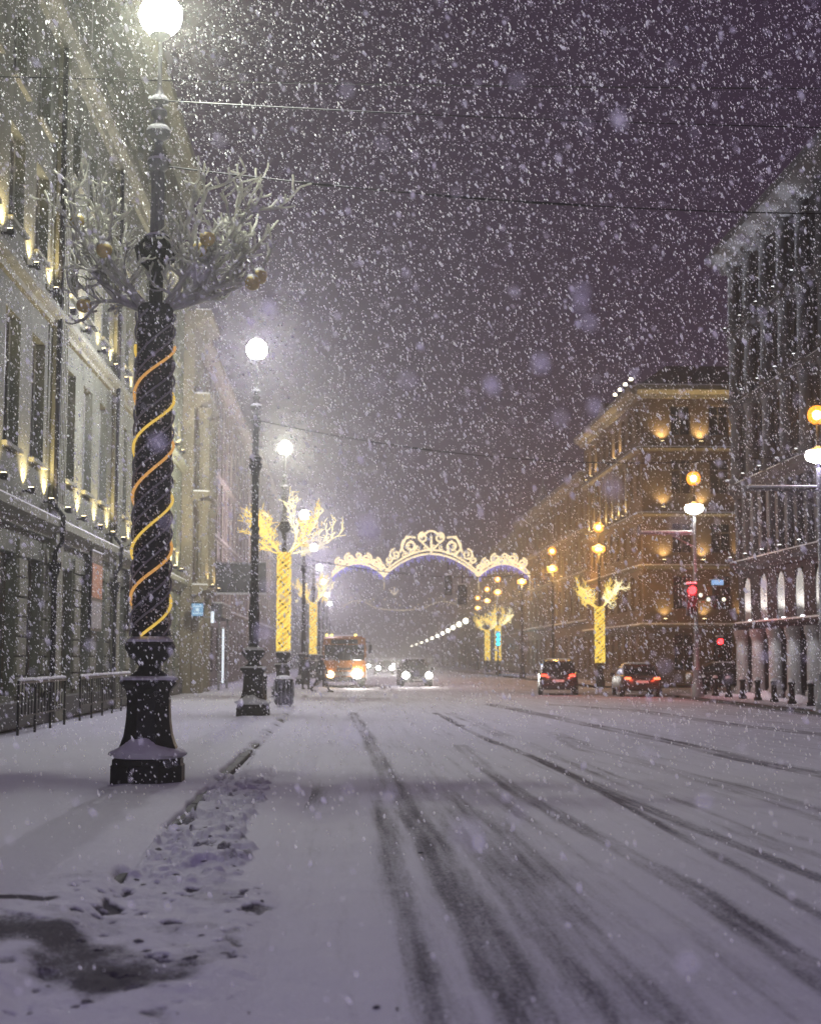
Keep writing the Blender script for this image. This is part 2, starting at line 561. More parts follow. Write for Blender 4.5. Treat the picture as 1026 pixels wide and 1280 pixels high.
def gutter_b(X, Y):
    cm = crumb_mask(X, Y)
    b = 0.10 + 0.98*slush(X, Y)*(.70 + .75*(fbm(X*7, Y*5, 4, 91) - .15))
    b = np.maximum(b, 1.25*cm*crumbs(X, Y))
    b += 0.30*cm*sstep(.5, .62, fbm(X*2.4, Y*1.8, 3, 59))*(1 - ridge_mask(X, Y))
    d2 = polyline_dist(X, Y + .02*np.sin(X*9), [(-7, 10.12), (-1.97, 10.12)])
    b = np.maximum(b, 1.3*np.exp(-(d2/0.09)**4)*(X < -1.85))
    b = np.maximum(b, 1.3*kerb_slot(X, Y))
    return b
gutter = sheet('snow_bank', np.concatenate([np.linspace(-3.2, -2.22, 30), np.linspace(-2.2, -0.25, 140)]), np.concatenate([np.linspace(5.4, 12, 330), np.linspace(12.02, 20, 260), np.geomspace(20.05, 84, 260)]), gutter_h, gutter_b, WALKSNOW)
tag(gutter, 'lumpy ridge of shovelled snow along the left kerb', kind='stuff')

# loose clods
def clod_mesh(seed):
    r = random.Random(seed)
    mb = MB()
    n, m = 9, 6
    rings = []
    for i in range(m + 1):
        th = PI*(0.04 + 0.92*i/m)
        rings.append([(math.sin(th)*math.cos(2*PI*k/n)*r.uniform(.45, 1.3), math.sin(th)*math.sin(2*PI*k/n)*r.uniform(.45, 1.3), -math.cos(th)*0.7*r.uniform(.6, 1.3)) for k in range(n)])
    mb.loft(rings)
    me = mb.mesh('snow_clod')
    me.materials.append(DIRTY)
    return me
clods = [clod_mesh(i) for i in range(6)]
CLODS = [
    (-1.54, 12.56, 0.042), (-1.59, 12.27, 0.033), (-1.41, 12.17, 0.037), (-1.55, 11.32, 0.030), (-1.37, 11.52, 0.046), (-1.26, 11.39, 0.038), (-1.64, 11.53, 0.023), (-1.46, 11.12, 0.026), (-0.64, 10.30, 0.038), (-0.57, 10.53, 0.025), (-0.62, 11.08, 0.019), (-0.91, 12.15, 0.037), (-0.84, 11.92, 0.024), (-1.10, 11.93, 0.024), (-1.55, 8.99, 0.042), (-1.41, 8.74, 0.029), (-1.21, 9.02, 0.042), (-1.12, 8.71, 0.029), (-0.85, 8.36, 0.039), (-0.82, 8.47, 0.023), (-0.75, 9.00, 0.024), (-0.68, 8.64, 0.020), (-0.86, 9.19, 0.028), (-1.25, 7.46, 0.030), (-1.29, 7.39, 0.022), (-0.46, 7.39, 0.012), (-0.33, 7.35, 0.010), (-1.27, 10.74, 0.022), (-1.51, 10.24, 0.021), (-1.03, 9.55, 0.026), (0.16, 7.48, 0.020), (0.26, 7.44, 0.015), (0.67, 13.25, 0.022), (-1.31, 14.36, 0.029), (-1.28, 13.06, 0.031), (-1.21, 13.62, 0.027), (-1.14, 16.43, 0.033), (-1.34, 15.79, 0.026), (-1.14, 8.06, 0.019), (-1.50, 7.79, 0.021), (-1.47, 7.23, 0.022), (-1.21, 7.74, 0.018), (-0.73, 9.59, 0.019), (-0.78, 7.20, 0.012),
]
for i, (x, y, s) in enumerate(CLODS):
    o = place('snow_clod', clods[i % 6], None, (x, y, float(gutter_h(np.array([[x]]), np.array([[y]]), 0)[0, 0]) if x < -.3 else -.11), random.uniform(0, 6))
    o.scale = (s*random.uniform(.8, 1.5), s*random.uniform(.6, 1.0), s*random.uniform(.3, .6))
    if x > -.45:
        zl = ('small dark clod lying alone on the open road', 'clods out on the road')
    elif y > 13:
        zl = ('small dirty clod in the snow ridge beside the nearest lamp', 'clods in the ridge by the lamp')
    elif y > 10.2:
        zl = ('small dirty clod in the broken snow of the gutter', 'clods in the broken gutter snow')
    elif y > 8.2:
        zl = ('dark clod beside the slushy ramp at the lower left', 'clods by the slushy ramp')
    else:
        zl = ('small clod in the trampled snow at the bottom left corner', 'clods in the trampled corner')
    tag(o, zl[0], 'snow clod', zl[1])

# ================================================================== BUILDINGS
SAND = principled('sandstone', (0.175, 0.185, 0.14), 0.85, 0, 0.5, 1.3, 0.5, 14, stretch=(1.2, 1.2, 0.35))
SAND_LIGHT = principled('pale_sandstone', (0.26, 0.262, 0.195), 0.85, 0, 0.4, 2.0, 0.4, 16, stretch=(1.2, 1.2, 0.35))
CREAM = principled('cream_plaster', (0.22, 0.19, 0.13), 0.85, 0, 0.25, 2.0, 0.3, 16, stretch=(1, 1, 0.3))
BROWN = principled('brown_plaster', (0.12, 0.085, 0.075), 0.88, 0, 0.35, 1.2, 0.4, 10, stretch=(1, 1, 0.4))
OCHRE = principled('ochre_plaster', (0.145, 0.097, 0.055), 0.88, 0, 0.30, 1.4, 0.3, 12, stretch=(1, 1, 0.4))
GREYST = principled('grey_stone', (0.15, 0.15, 0.15), 0.88, 0, 0.30, 1.4, 0.4, 12, stretch=(1, 1, 0.4))
DARKST = principled('dark_stone', (0.024, 0.022, 0.032), 0.85, 0, 0.35, 1.4, 0.4, 12, stretch=(1, 1, 0.4))
PALEST = principled('pale_stone', (0.34, 0.33, 0.33), 0.85, 0, 0.30, 3.0, 0.4, 20, stretch=(1, 1, 0.4))
MIDST = principled('mid_stone', (0.095, 0.095, 0.11), 0.85, 0, 0.5, 3.0, 0.4, 20, stretch=(1, 1, 0.3))
CURTAIN = principled('curtained_glass', (0.045, 0.043, 0.045), 0.3, 0, 0, 1.1, color2=(0.11, 0.10, 0.085), spec=0.5, stretch=(4, 1, 0.4))
ROOF = principled('roof_metal', (0.05, 0.05, 0.06), 0.6, 0.3, 0.4, 1.0)
FRAME = principled('window_frame', (0.13, 0.10, 0.07), 0.6, 0, 0.3, 6)
FRAME_W = principled('pale_window_frame', (0.40, 0.40, 0.38), 0.6, 0, 0.2, 6)
LENS_WARM = emitter('warm_lens', (1.0, 0.78, 0.42), 9)
LENS_COOL = emitter('cool_lens', (0.95, 0.97, 1.0), 6)
WARM = (1.0, 0.76, 0.38)
ROOM = emitter('lit_room', (1.0, 0.66, 0.30), 0.22)

class Face:
    """a wall plane of a building: u along the wall, v up, outward is local -y"""
    def __init__(s, parent, loc=(0, 0, 0), rz=0.0):
        s.p, s.loc, s.rz = parent, Vector(loc), rz
        s.wcache = {}
    def put(s, name, me, u=0, w=0, v=0, parent=None):
        q = Matrix.Rotation(s.rz, 3, 'Z') @ Vector((u, w, v))
        return place(name, me, parent or s.p, s.loc + q, s.rz)
    def part(s, name, mb, mat, smooth=False, u=0, w=0, v=0):
        mb.smooth = smooth
        me = mb.mesh(name)
        me.materials.append(mat)
        return s.put(name, me, u, w, v)
    def pt(s, u, w, v):
        return s.loc + Matrix.Rotation(s.rz, 3, 'Z') @ Vector((u, w, v))
    def wall(s, width, height, openings, mat, reveal=0.3, name='wall', v0=0.0):
        U = sorted({0.0, width} | {a for o in openings for a in o[:2]})
        V = sorted({v0, height} | {a for o in openings for a in o[2:4]})
        mb = MB()
        for i in range(len(U)-1):
            for j in range(len(V)-1):
                um, vm = (U[i]+U[i+1])/2, (V[j]+V[j+1])/2
                if any(o[0] < um < o[1] and o[2] < vm < o[3] for o in openings):
                    continue
                mb.quad((U[i],0,V[j]), (U[i+1],0,V[j]), (U[i+1],0,V[j+1]), (U[i],0,V[j+1]))
        d = reveal
        for a, b, c, e in [o[:4] for o in openings]:
            mb.quad((a,0,c), (a,d,c), (b,d,c), (b,0,c))
            mb.quad((a,0,e), (b,0,e), (b,d,e), (a,d,e))
            mb.quad((a,0,c), (a,0,e), (a,d,e), (a,d,c))
            mb.quad((b,0,c), (b,d,c), (b,d,e), (b,0,e))
        return s.part(name, mb, mat)
    def window(s, a, b, c, e, depth=0.2, frame=None, sill=None, lit=None, bars=1, trans=1, glass=None):
        frame = frame or FRAME
        w, h = round(b-a, 3), round(e-c, 3)
        key = (w, h, frame.name, bars, trans)
        if key not in s.wcache:
            f = MB()
            t = 0.07
            f.box(0, w, 0, .06, 0, t).box(0, w, 0, .06, h-t, h).box(0, t, 0.001, .059, t, h-t).box(w-t, w, 0.001, .059, t, h-t)
            for k in range(bars):
                x = w*(k+1)/(bars+1)
                f.box(x-.03, x+.03, 0.004, .055, t, h-t)
            for k in range(trans):
                z = h*(0.68 if trans == 1 else (k+1)/(trans+1))
                f.box(t, w-t, 0.008, .05, z-.03, z+.03)
            fm = f.mesh('window'); fm.materials.append(frame)
            pm = MB().box(t*.5, w-t*.5, 0.025, .04, t*.5, h-t*.5).mesh('pane'); pm.materials.append(glass or GLASS)
            s.wcache[key] = (fm, pm)
        fm, pm = s.wcache[key]
        o = s.put('window', fm, a, depth, c)
        p = place('pane', pm, o)
        if lit:
            pl = pm.copy(); pl.materials[0] = lit
            p.data = pl
        if sill:
            m2 = MB().box(-.1, w+.1, -.12-depth, .0-depth*.0, -.10, -.005)
            sm = m2.mesh('sill'); sm.materials.append(sill)
            place('sill', sm, o)
        return o
    def ledge(s, a, b, z0, z1, proj, mat, name='cornice', snow=True):
        mb = MB()
        h = z1 - z0
        prof = [(0, z0), (-proj*.35, z0), (-proj*.45, z0+h*.3), (-proj*.8, z0+h*.45), (-proj, z0+h*.6), (-proj, z1), (0.02, z1+.02), (0.02, z0)]
        mb.loft([[(u, y, z) for y, z in prof] for u in (a, b)])
        o = s.part(name, mb, mat)
        if snow:
            sm = MB().loft([[(u, -proj+.02, z1), (u, -proj+.05, z1+.06), (u, -.02, z1+.09), (u, -.02, z1+.004)] for u in np.linspace(a+.02, b-.02, 4)])
            sm.smooth = True
            me = sm.mesh('snow_cap'); me.materials.append(SNOW)
            place('snow_cap', me, o)
        return o
    def flood(s, u, v, power, color, off=0.42, tilt=3.0, cone=75, lens=None, inward=0.05, name='floodlight'):
        if 'fl' not in s.wcache:
            b = MB().box(-.13, .13, -.10, .06, -.14, .0, .02).box(-.03, .03, -.02, .2, -.10, -.05)
            bm = b.mesh('floodlight'); bm.materials.append(IRON)
            lm = MB().box(-.10, .10, -.05, .05, .002, .015).mesh('lens')
            s.wcache['fl'] = (bm, lm)
        bm, lm0 = s.wcache['fl']
        lens = lens or LENS_WARM
        if lens.name not in s.wcache:
            lm = lm0.copy(); lm.materials.append(lens); s.wcache[lens.name] = lm
        o = s.put(name, bm, u, -off, v)
        place('lens', s.wcache[lens.name], o)
        q = s.pt(u, -off, v + .08)
        t = s.pt(u, inward, v + .08 + tilt)
        lamp('floodlight_lamp', 'SPOT', q, power, color, s.p, 0.06, t, cone, 0.9)
        return o

def mass(face, width, height, depth, mat=None, roofh=1.2, name='roof'):
    """the body behind a facade and its low metal roof"""
    b = MB()
    b.quad((0, .45, 0), (width, .45, 0), (width, .45, height), (0, .45, height))
    b.quad((0, 0.0, 0), (0, 0, height), (0, depth, height), (0, depth, 0))
    b.quad((width, 0.0, 0), (width, depth, 0), (width, depth, height), (width, 0, height))
    b.quad((0, depth, 0), (0, depth, height), (width, depth, height), (width, depth, 0))
    face.part('body', b, mat or BROWN)
    r = MB().loft([[(-.1, -.2, height), (width+.1, -.2, height), (width+.1, depth, height), (-.1, depth, height)],
                   [(-.1, depth*.35, height+roofh), (width+.1, depth*.35, height+roofh), (width+.1, depth*.65, height+roofh), (-.1, depth*.65, height+roofh)]])
    return face.part(name, r, ROOF)

# ---------------------------------------------------------------- left: sandstone palace with giant pilasters
b1 = empty('stone_building', (-7.45, 24, 0), R(90), 'greenish sandstone building with tall pilasters and rows of warm floodlights on the left', 'building')
F = Face(b1)
W1 = 43.2
pil = [4.1, 13.8, 23.5, 33.2]
bays = [(p, p + 9.7) for p in pil]
opn = []
for a, b in bays:
    m = (a + b)/2
    for k, c in enumerate((-2.75, 0, 2.75)):
        opn.append((m+c-.85, m+c+.85, 0.75, 3.95))
        opn.append((m+c-.75, m+c+.75, 6.3, 9.3))
        opn.append((m+c-.75, m+c+.75, 11.3, 13.5))
        opn.append((m+c-.70, m+c+.70, 14.6, 16.4))
        opn.append((m+c-.70, m+c+.70, 19.3, 21.3))
F.wall(W1, 23.4, opn, SAND, 0.32)
for o in opn:
    g = o[2] < 1
    F.window(*o, depth=.22, frame=FRAME if g else FRAME_W, sill=None if g else SAND_LIGHT, bars=1, trans=1 if not g else 2, glass=CURTAIN)
mass(F, W1, 23.4, 16, SAND)
# rusticated blocks of the ground storey
blk = {}
rb = random.Random(3)
for a, b in bays:
    m = (a + b)/2
    for x0, x1 in ((-4.30, -3.66), (-1.84, -.91), (.91, 1.84), (3.66, 4.30)):
        w = round(x1 - x0, 3)
        for k in range(8):
            key = (w,)
            if key not in blk:
                bm_ = MB().box(0.012, w-.012, -.075, .02, .02, .43, .018).mesh('stone_block')
                bm_.materials.append(SAND_LIGHT)
                blk[key] = bm_
            F.put('stone_block', blk[key], m + x0, rb.uniform(-.012, .012), 0.72 + k*.45)
# plinth, cornices, pilasters
F.part('plinth', MB().box(0, W1, -.16, .01, 0, .62, .03), GRANITE)
F.ledge(0, W1, 4.55, 5.02, .34, SAND_LIGHT)
F.ledge(0, W1, 9.95, 10.30, .32, SAND_LIGHT)
F.ledge(0, W1, 17.3, 18.0, .40, SAND_LIGHT)
F.ledge(0, W1, 22.4, 23.4, .80, SAND_LIGHT)
for p in pil:
    mb = MB().box(p-.55, p+.55, -.30, 0, 0, .75, .03).box(p-.46, p+.46, -.22, 0, .75, 16.6, .02)
    for k in range(4):
        x = p - .33 + .22*k
        mb.box(x-.05, x+.05, -.25, -.221, 5.5, 16.3)
    mb.box(p-.52, p+.52, -.32, 0, 16.6, 17.3, .04)
    F.part('pilaster', mb, SAND_LIGHT)
for k, p in enumerate([9.0, 13.1, 22.8, 32.5]):
    if k == 0: continue
    t_ = F.part('downpipe', MB().tube([(p, -.24, .25), (p, -.24, 4.2), (p, -.40, 4.45), (p, -.42, 5.1), (p, -.22, 5.35), (p, -.22, 17.2)], .065, 8), IRON, True)
    F.part('pipe_funnel', MB().lathe([(.07, 3.55), (.16, 3.85), (.17, 3.95)], 10, 0, p, -.24), IRON, True)
for z, pw in ((5.20, 240), (10.50, 230)):
    for a, b in bays:
        m = (a + b)/2
        for c in (-3.75, -1.375, 1.375, 3.75):
            if m + c < 7.5 or m + c > 42:
                continue
            F.flood(m + c, z + .30, pw*random.uniform(.8, 1.3), WARM, off=.20, tilt=1.0, cone=125)
# posters behind the shop glass
POST_R = principled('orange_poster', (0.40, 0.12, 0.04), 0.5, 0, 0, 7, color2=(0.22, 0.10, 0.08))
POST_Y = principled('yellow_poster', (0.46, 0.28, 0.05), 0.5, 0, 0, 5, color2=(0.30, 0.16, 0.05))
POST_B = principled('blue_grey_poster', (0.22, 0.24, 0.30), 0.5, 0, 0, 6, color2=(0.14, 0.15, 0.18))
def poster_board(u, mats, label, z=2.35, w=1.9, h=2.3):
    t = empty('poster_board', (-7.45 + .13, 24 + u, z), R(90), label, 'poster board')
    MB().box(-w/2, w/2, -.07, 0, 0, h, .015).build('board', IRON, t)
    MB().box(-w/2+.08, w/2-.08, -.085, -.072, h*.42, h-.35).build('poster', mats[0], t)
    MB().box(-w/2+.08, w/2-.08, -.083, -.072, .1, h*.38).build('caption_panel', POST_B, t)
    MB().box(-w/2, w/2, -.09, 0, h+.001, h+.05).build('snow_cap', SNOW, t)
poster_board(19.6, [POST_R], 'tall board with an orange red poster on the stone front')
poster_board(27.0, [POST_Y], 'board with a yellow poster beside the wrapped lamp column', 2.6, 1.7, 1.9)

# snow topped railing in front of the shop windows
def railing(y0, n, step, label):
    t = empty('railing', (-6.75, y0, 0), R(90), label, 'railing', 'railings before the stone building')
    for i in range(n + 1):
        MB().box(i*step-.025, i*step+.025, -.025, .025, -.05, 1.12).build('post', IRON, t)
    for i in range(n):
        a, b = i*step + .026, (i+1)*step - .026
        MB().box(a, b, -.02, .02, 1.04, 1.10).box(a, b, -.015, .015, .35, .39).build('rail', IRON, t)
        MB().tube([(a, 0, 1.125), (a + .2, 0, 1.14), (b - .2, 0, 1.14), (b, 0, 1.125)], .038, 6).build('snow_cap', SNOW, t, True)
        bars = MB()
        for k in range(1, 5):
            x = a + (b - a)*k/5
            bars.box(x-.012, x+.012, -.012, .012, .391, 1.039)
        bars.build('bars', IRON, t)
railing(31.2, 3, 1.7, 'black railing with a snowy top rail nearest the left picture edge')
railing(38.4, 5, 1.75, 'black railing with a snowy top rail below the orange poster board')
railing(48.6, 3, 1.8, 'black railing with a snowy top rail just behind the wrapped lamp column')

# ---------------------------------------------------------------- left: cream corner with two tiers of fluted columns
b2 = empty('columned_porch', (-6.95, 67.3, 0), R(90), 'pale corner front with two tiers of fluted columns on the left', 'building')
F2 = Face(b2)
F2.wall(4.4, 17.5, [(1.2, 3.2, .3, 3.2), (1.3, 3.1, 5.3, 8.0), (1.3, 3.1, 9.6, 12.0)], CREAM, .3)
for o in [(1.2, 3.2, .3, 3.2), (1.3, 3.1, 5.3, 8.0), (1.3, 3.1, 9.6, 12.0)]:
    F2.window(*o, depth=.2, frame=FRAME)
F2.part('side_wall', MB().quad((0, 0, 0), (0, 0, 17.5), (0, .5, 17.5), (0, .5, 0)), CREAM)
for z0, z1 in ((4.4, 4.85), (8.7, 9.1), (13.0, 13.6), (16.9, 17.5)):
    F2.ledge(-.1, 4.5, z0, z1, .75, CREAM)
for z0, z1 in ((4.85, 8.7), (9.1, 13.0)):
    for u in (.45, 3.95):
        mb = MB().lathe([(.36, z0), (.36, z0+.15), (.30, z0+.2), (.29, z0+.3), (.25, z1-.5), (.25, z1-.45), (.36, z1-.2), (.38, z1)], 20, 0, u, -.42, .10)
        F2.part('column', mb, CREAM)
F2.part('pier', MB().box(.1, .85, -.5, 0, 0, 4.4, .03), CREAM)
F2.part('pier', MB().box(3.55, 4.3, -.5, 0, 0, 4.4, .03), CREAM)
F2.flood(.45, 4.9, 160, WARM, off=.9, tilt=2.5, cone=70)
F2.flood(3.95, 4.9, 160, WARM, off=.9, tilt=2.5, cone=70)

# ---------------------------------------------------------------- generic street front
def street_front(name, side, X, y0, y1, h, storeys, bay, label, mat, trim, frame=None, winw=1.15, floods=None, lit=(), pilasters=True, depth=14, ground=True, rng_=None):
    rz = R(90) if side < 0 else R(-90)
    e = empty(name, (X, y0 if side < 0 else y1, 0), rz, label, 'building')
    f = Face(e)
    W = y1 - y0
    n = max(2, int(W/bay))
    bw = W/n
    op = []
    for i in range(n):
        m = (i + .5)*bw
        for z0, z1 in storeys:
            op.append((m-winw/2, m+winw/2, z0, z1))
    f.wall(W, h, op, mat, .28)
    for k, o in enumerate(op):
        f.window(*o, depth=.2, frame=frame, lit=ROOM if k in lit else None)
    mass(f, W, h, depth, mat)
    for k, (z0, z1) in enumerate(storeys[1:]):
        f.ledge(0, W, z0-.75, z0-.5, .22, trim, 'string_course')
    f.ledge(0, W, h-.8, h, .6, trim)
    if pilasters:
        for i in range(n + 1):
            u = min(max(i*bw, .3), W-.3)
            f.part('pilaster', MB().box(u-.25, u+.25, -.12, 0, storeys[1][0]-.5, h-.8), trim)
    return e, f, bw, n

L3, f3, bw3, n3 = street_front('brown_building', -1, -7.5, 71.9, 113, 17.8, [(.8, 3.3), (5.0, 7.4), (9.0, 11.2), (12.6, 14.6)], 3.2,
    'dark brown plastered building behind the second street lamp', BROWN, principled('brown_trim', (0.30, 0.24, 0.19), .85, 0, .3, 3), FRAME)
L4, f4, bw4, n4 = street_front('yellow_building', -1, -7.5, 113.3, 165, 18.5, [(.8, 3.3), (5.0, 7.2), (8.6, 10.8), (12.2, 14.2)], 3.6,
    'hazy yellow building far along the left pavement', OCHRE, CREAM, FRAME, lit=(5, 9, 17, 22))
L5, f5, bw5, n5 = street_front('grey_building', -1, -7.5, 165.4, 300, 19, [(.8, 3.3), (5.0, 7.2), (8.6, 10.8), (12.2, 14.2)], 6.0,
    'grey building fading into the snow haze at the far left', GREYST, GREYST, FRAME, winw=2.0)

# entrance canopy, hanging boards and lit signs on the brown building
t = empty('entrance_canopy', (-7.5, 72.6, 0), R(90), 'flat entrance canopy with a snowy edge on the brown building', 'canopy')
MB().box(0, 5.6, -1.5, -.01, 3.5, 4.2, .03).build('canopy_box', principled('canopy_grey', (.10, .10, .12), .6, .2, .3, 4), t)
MB().box(-.02, 5.62, -1.53, -.02, 4.205, 4.30, .03).build('snow_cap', SNOW, t, True)
MB().box(-.01, 5.61, -1.55, -1.505, 3.55, 3.72).build('edge_strip', PALEST, t)
for u in (.3, 5.3):
    MB().tube([(u, -1.35, 0), (u, -1.35, 3.5)], .06, 8).build('post', STEEL, t)
t = empty('tube_light', (-6.0, 73.4, 0), 0, 'slim white vertical light tube beside the canopy entrance', 'light tube')
MB().box(-.05, .05, -.05, .05, .35, 3.0, .015).build('tube', emitter('tube_white', (.85, .93, 1), 1.2), t)
MB().box(-.08, .08, -.04, .08, .3, .35).box(-.08, .08, -.04, .08, 3.0, 3.05).build('bracket', STEEL, t)
t = empty('banner_board', (-7.45, 77.0, 0), 0, 'wide dark board with snow along its foot projecting from the brown building', 'sign board')
MB().box(0.0, 3.35, -.08, .08, 4.95, 6.45, .03).build('board', principled('board_dark', (.045, .045, .06), .5, .1, .4, 5), t)
MB().box(.12, 3.23, -.10, -.081, 5.15, 6.3).build('panel', principled('board_panel', (.07, .07, .09), .4, .0, .5, 3), t)
MB().box(-.02, 3.37, -.14, .12, 4.84, 4.945, .02).build('snow_cap', SNOW, t, True)
MB().box(0, 3.35, -.05, .05, 6.455, 6.51, .01).build('top_rail', STEEL, t)
t = empty('lit_sign', (-6.9, 66.9, 0), 0, 'small pale blue lit sign right of the wrapped lamp column', 'sign')
MB().box(-.02, .58, -.10, .06, 3.40, 4.06, .03).build('box', IRON, t)
MB().box(.02, .54, -.12, -.101, 3.45, 4.01).build('face', emitter('sign_blue', (.32, .60, .9), .65), t)
glyph = MB().box(.08, .48, -.13, -.121, 3.86, 3.91).box(.08, .48, -.13, -.121, 3.54, 3.59).box(.20, .36, -.13, -.121, 3.66, 3.80)
glyph.build('mark', emitter('sign_white', (.7, .88, 1), .9), t)
t = empty('wall_lamp', (-6.2, 69.6, 0), 0, 'small white wall light under the fluted columns', 'wall lamp')
MB().box(-.07, .07, -.05, .1, 3.2, 3.75, .02).build('cover', emitter('tube_white', (.85, .93, 1), 1.2), t)
MB().box(-.6, -.03, .11, .16, 3.45, 3.52).build('bracket', STEEL, t)

# ---------------------------------------------------------------- right: dark building with lit columns
r1 = empty('columned_building', (17.4, 65, 0), R(-90), 'tall dark building with white lit columns at the right edge', 'building')
G = Face(r1)
WR = 45.0
axes = [1.0 + 2.47*i for i in range(8)]
op = []
for u in axes:
    op.append((u+.42, u+2.05, 0.25, 2.75))      # arcade between the pillars
    op.append((u-.10, u+.95, 3.15, 5.05))       # niche
    for z0, z1 in ((9.9, 12.0), (13.2, 15.3), (16.4, 18.2)):
        op.append((u+.55, u+1.95, z0, z1))
ag = [o for o in op if o[2] < 1]
nch = [o for o in op if 3 < o[2] < 4]
upw = [o for o in op if o[2] > 6]
G.wall(WR, 2.95, ag, DARKST, 1.1, 'arcade_wall')
G.wall(WR, 5.5, nch, DARKST, .04, 'niche_wall', 2.95)
G.wall(WR, 20.0, upw, DARKST, .3, 'wall', 5.5)
mass(G, WR, 20.0, 18, DARKST)
for i, o in enumerate(ag):
    G.window(*o, depth=1.02, frame=FRAME)
for o in upw:
    G.window(*o, depth=.2, frame=FRAME)
for o in nch:
    u0, u1 = o[0], o[1]
    mb = MB()
    rings = []
    for z, k in ((3.15, 1), (4.4, 1), (4.7, .85), (4.92, .5), (5.04, .1)):
        rings.append([((u0+u1)/2 - math.cos(PI*t_/8)*(u1-u0)/2*k, .03 + math.sin(PI*t_/8)**.7*.40*k, z) for t_ in range(9)])
    mb.loft(rings, False, False)
    G.part('niche_back', mb, PALEST, True)
G.ledge(0, WR, 2.78, 3.08, .25, DARKST)
G.ledge(0, WR, 5.30, 5.75, .40, DARKST)
G.ledge(0, WR, 8.55, 9.15, .45, DARKST)
G.ledge(0, WR, 12.35, 12.75, .30, DARKST)
G.ledge(0, WR, 15.6, 15.95, .30, DARKST)
for u in axes:
    G.part('pillar', MB().lathe([(.40, 0), (.40, .3), (.33, .4), (.31, 2.3), (.40, 2.6), (.40, 2.78)], 14, 0, u, -.10), PALEST, True)
G.ledge(-.4, WR, 18.9, 19.75, 1.1, MIDST)
G.part('parapet', MB().box(0, WR, -.1, .2, 19.8, 20.3), MIDST)
for i in range(16):
    u = .62 + 1.235*i
    G.part('pilaster', MB().box(u-.2, u+.2, -.22, 0, 5.76, 8.54, .03), MIDST)
for u in axes:
    for z0, z1 in ((9.16, 12.34), (12.76, 15.59), (15.96, 18.89)):
        mb = MB().lathe([(.34, z0), (.34, z0+.2), (.27, z0+.3), (.23, z1-.4), (.33, z1-.1), (.34, z1)], 14, 0, u, -.22)
        G.part('column', mb, MIDST, True)
COOL = (0.93, 0.95, 1.0)
for i, u in enumerate(axes[:5]):
    q = G.pt(u + .42, .12, 3.27)
    lamp('niche_lamp', 'SPOT', q, 170, (1, .97, .9), r1, .05, G.pt(u + .32, .28, 5.2), 120, .9)
    G.part('niche_light', MB().box(u+.32, u+.52, .05, .2, 3.16, 3.22), LENS_COOL)
    lamp('arcade_lamp', 'SPOT', G.pt(u + .75, -.75, 2.7), 60, COOL, r1, .08, G.pt(u + .1, 0, 0), 90, .9)
    G.flood(u, 5.95, 90, COOL, off=.62, tilt=3.2, cone=55, lens=LENS_COOL)
    for z, p in ((9.35, 360), (12.95, 500), (16.15, 600)):
        G.flood(u, z, p, COOL, off=.66, tilt=3.0, cone=40, lens=LENS_COOL, inward=-.35)

# ---------------------------------------------------------------- right: corner house beyond the side street
r2 = empty('corner_building', (17.4, 86, 0), 0, 'ochre corner building with glowing window piers beyond the side street', 'building')
Fe = Face(r2)                                   # end wall facing the camera
Fs = Face(r2, (0, 21, 0), R(-90))               # street wall
levels = ((.8, 3.0), (4.4, 6.4), (7.7, 9.5), (11.2, 13.3), (14.7, 16.5))
oe = [(1.75 + 2.3*i, 2.95 + 2.3*i, a, b) for i in range(9) for a, b in levels]
osr = [(1.0 + 2.3*i, 2.2 + 2.3*i, a, b) for i in range(9) for a, b in levels]
Fe.wall(24, 17.6, oe, OCHRE, .3)
Fs.wall(21, 17.6, osr, OCHRE, .3)
for o in oe: Fe.window(*o, depth=.2, frame=FRAME)
for o in osr: Fs.window(*o, depth=.2, frame=FRAME)
bd = MB().quad((0.1, .4, 0), (24, .4, 0), (24, .4, 17.6), (.1, .4, 17.6)).quad((.4, .1, 0), (.4, .1, 17.6), (.4, 21, 17.6), (.4, 21, 0))
bd.quad((24, 0, 0), (24, 21, 0), (24, 21, 17.6), (24, 0, 17.6)).quad((0, 21, 0), (0, 21, 17.6), (24, 21, 17.6), (24, 21, 0))
Fe.part('body', bd, OCHRE)
Fe.part('roof', MB().loft([[(-.2, -.2, 17.6), (24, -.2, 17.6), (24, 21, 17.6), (-.2, 21, 17.6)], [(2, 2.2, 19.3), (22, 2.2, 19.3), (22, 19, 19.3), (2, 19, 19.3)]]), ROOF)
for f_, w_ in ((Fe, 24), (Fs, 21)):
    for z in (3.3, 6.75, 9.85, 13.75):
        f_.ledge(0, w_, z, z+.22, .28, CREAM, 'string_course')
    f_.ledge(-.3, w_, 16.9, 17.6, .7, CREAM)
for i in range(4):
    for z, p in ((3.55, 70), (7.0, 105), (10.1, 105), (14.0, 170)):
        if i < 3:
            Fe.flood(1.2 + 2.3*i, z + .3, p*1.6, WARM, off=.30, tilt=2.2, cone=120)
for i in range(1, 8):
    u = .45 + 2.3*i
    for z0, z1 in ((9.9+.2, 13.7),):
        Fs.part('pilaster', MB().box(u-.22, u+.22, -.14, 0, z0, z1), CREAM)
    Fs.flood(u, 10.3, 180, WARM, off=.35, tilt=2.6, cone=100)
    if i in (1, 2, 5, 6): Fs.flood(u, 14.2, 200, WARM, off=.35, tilt=2.2, cone=110)
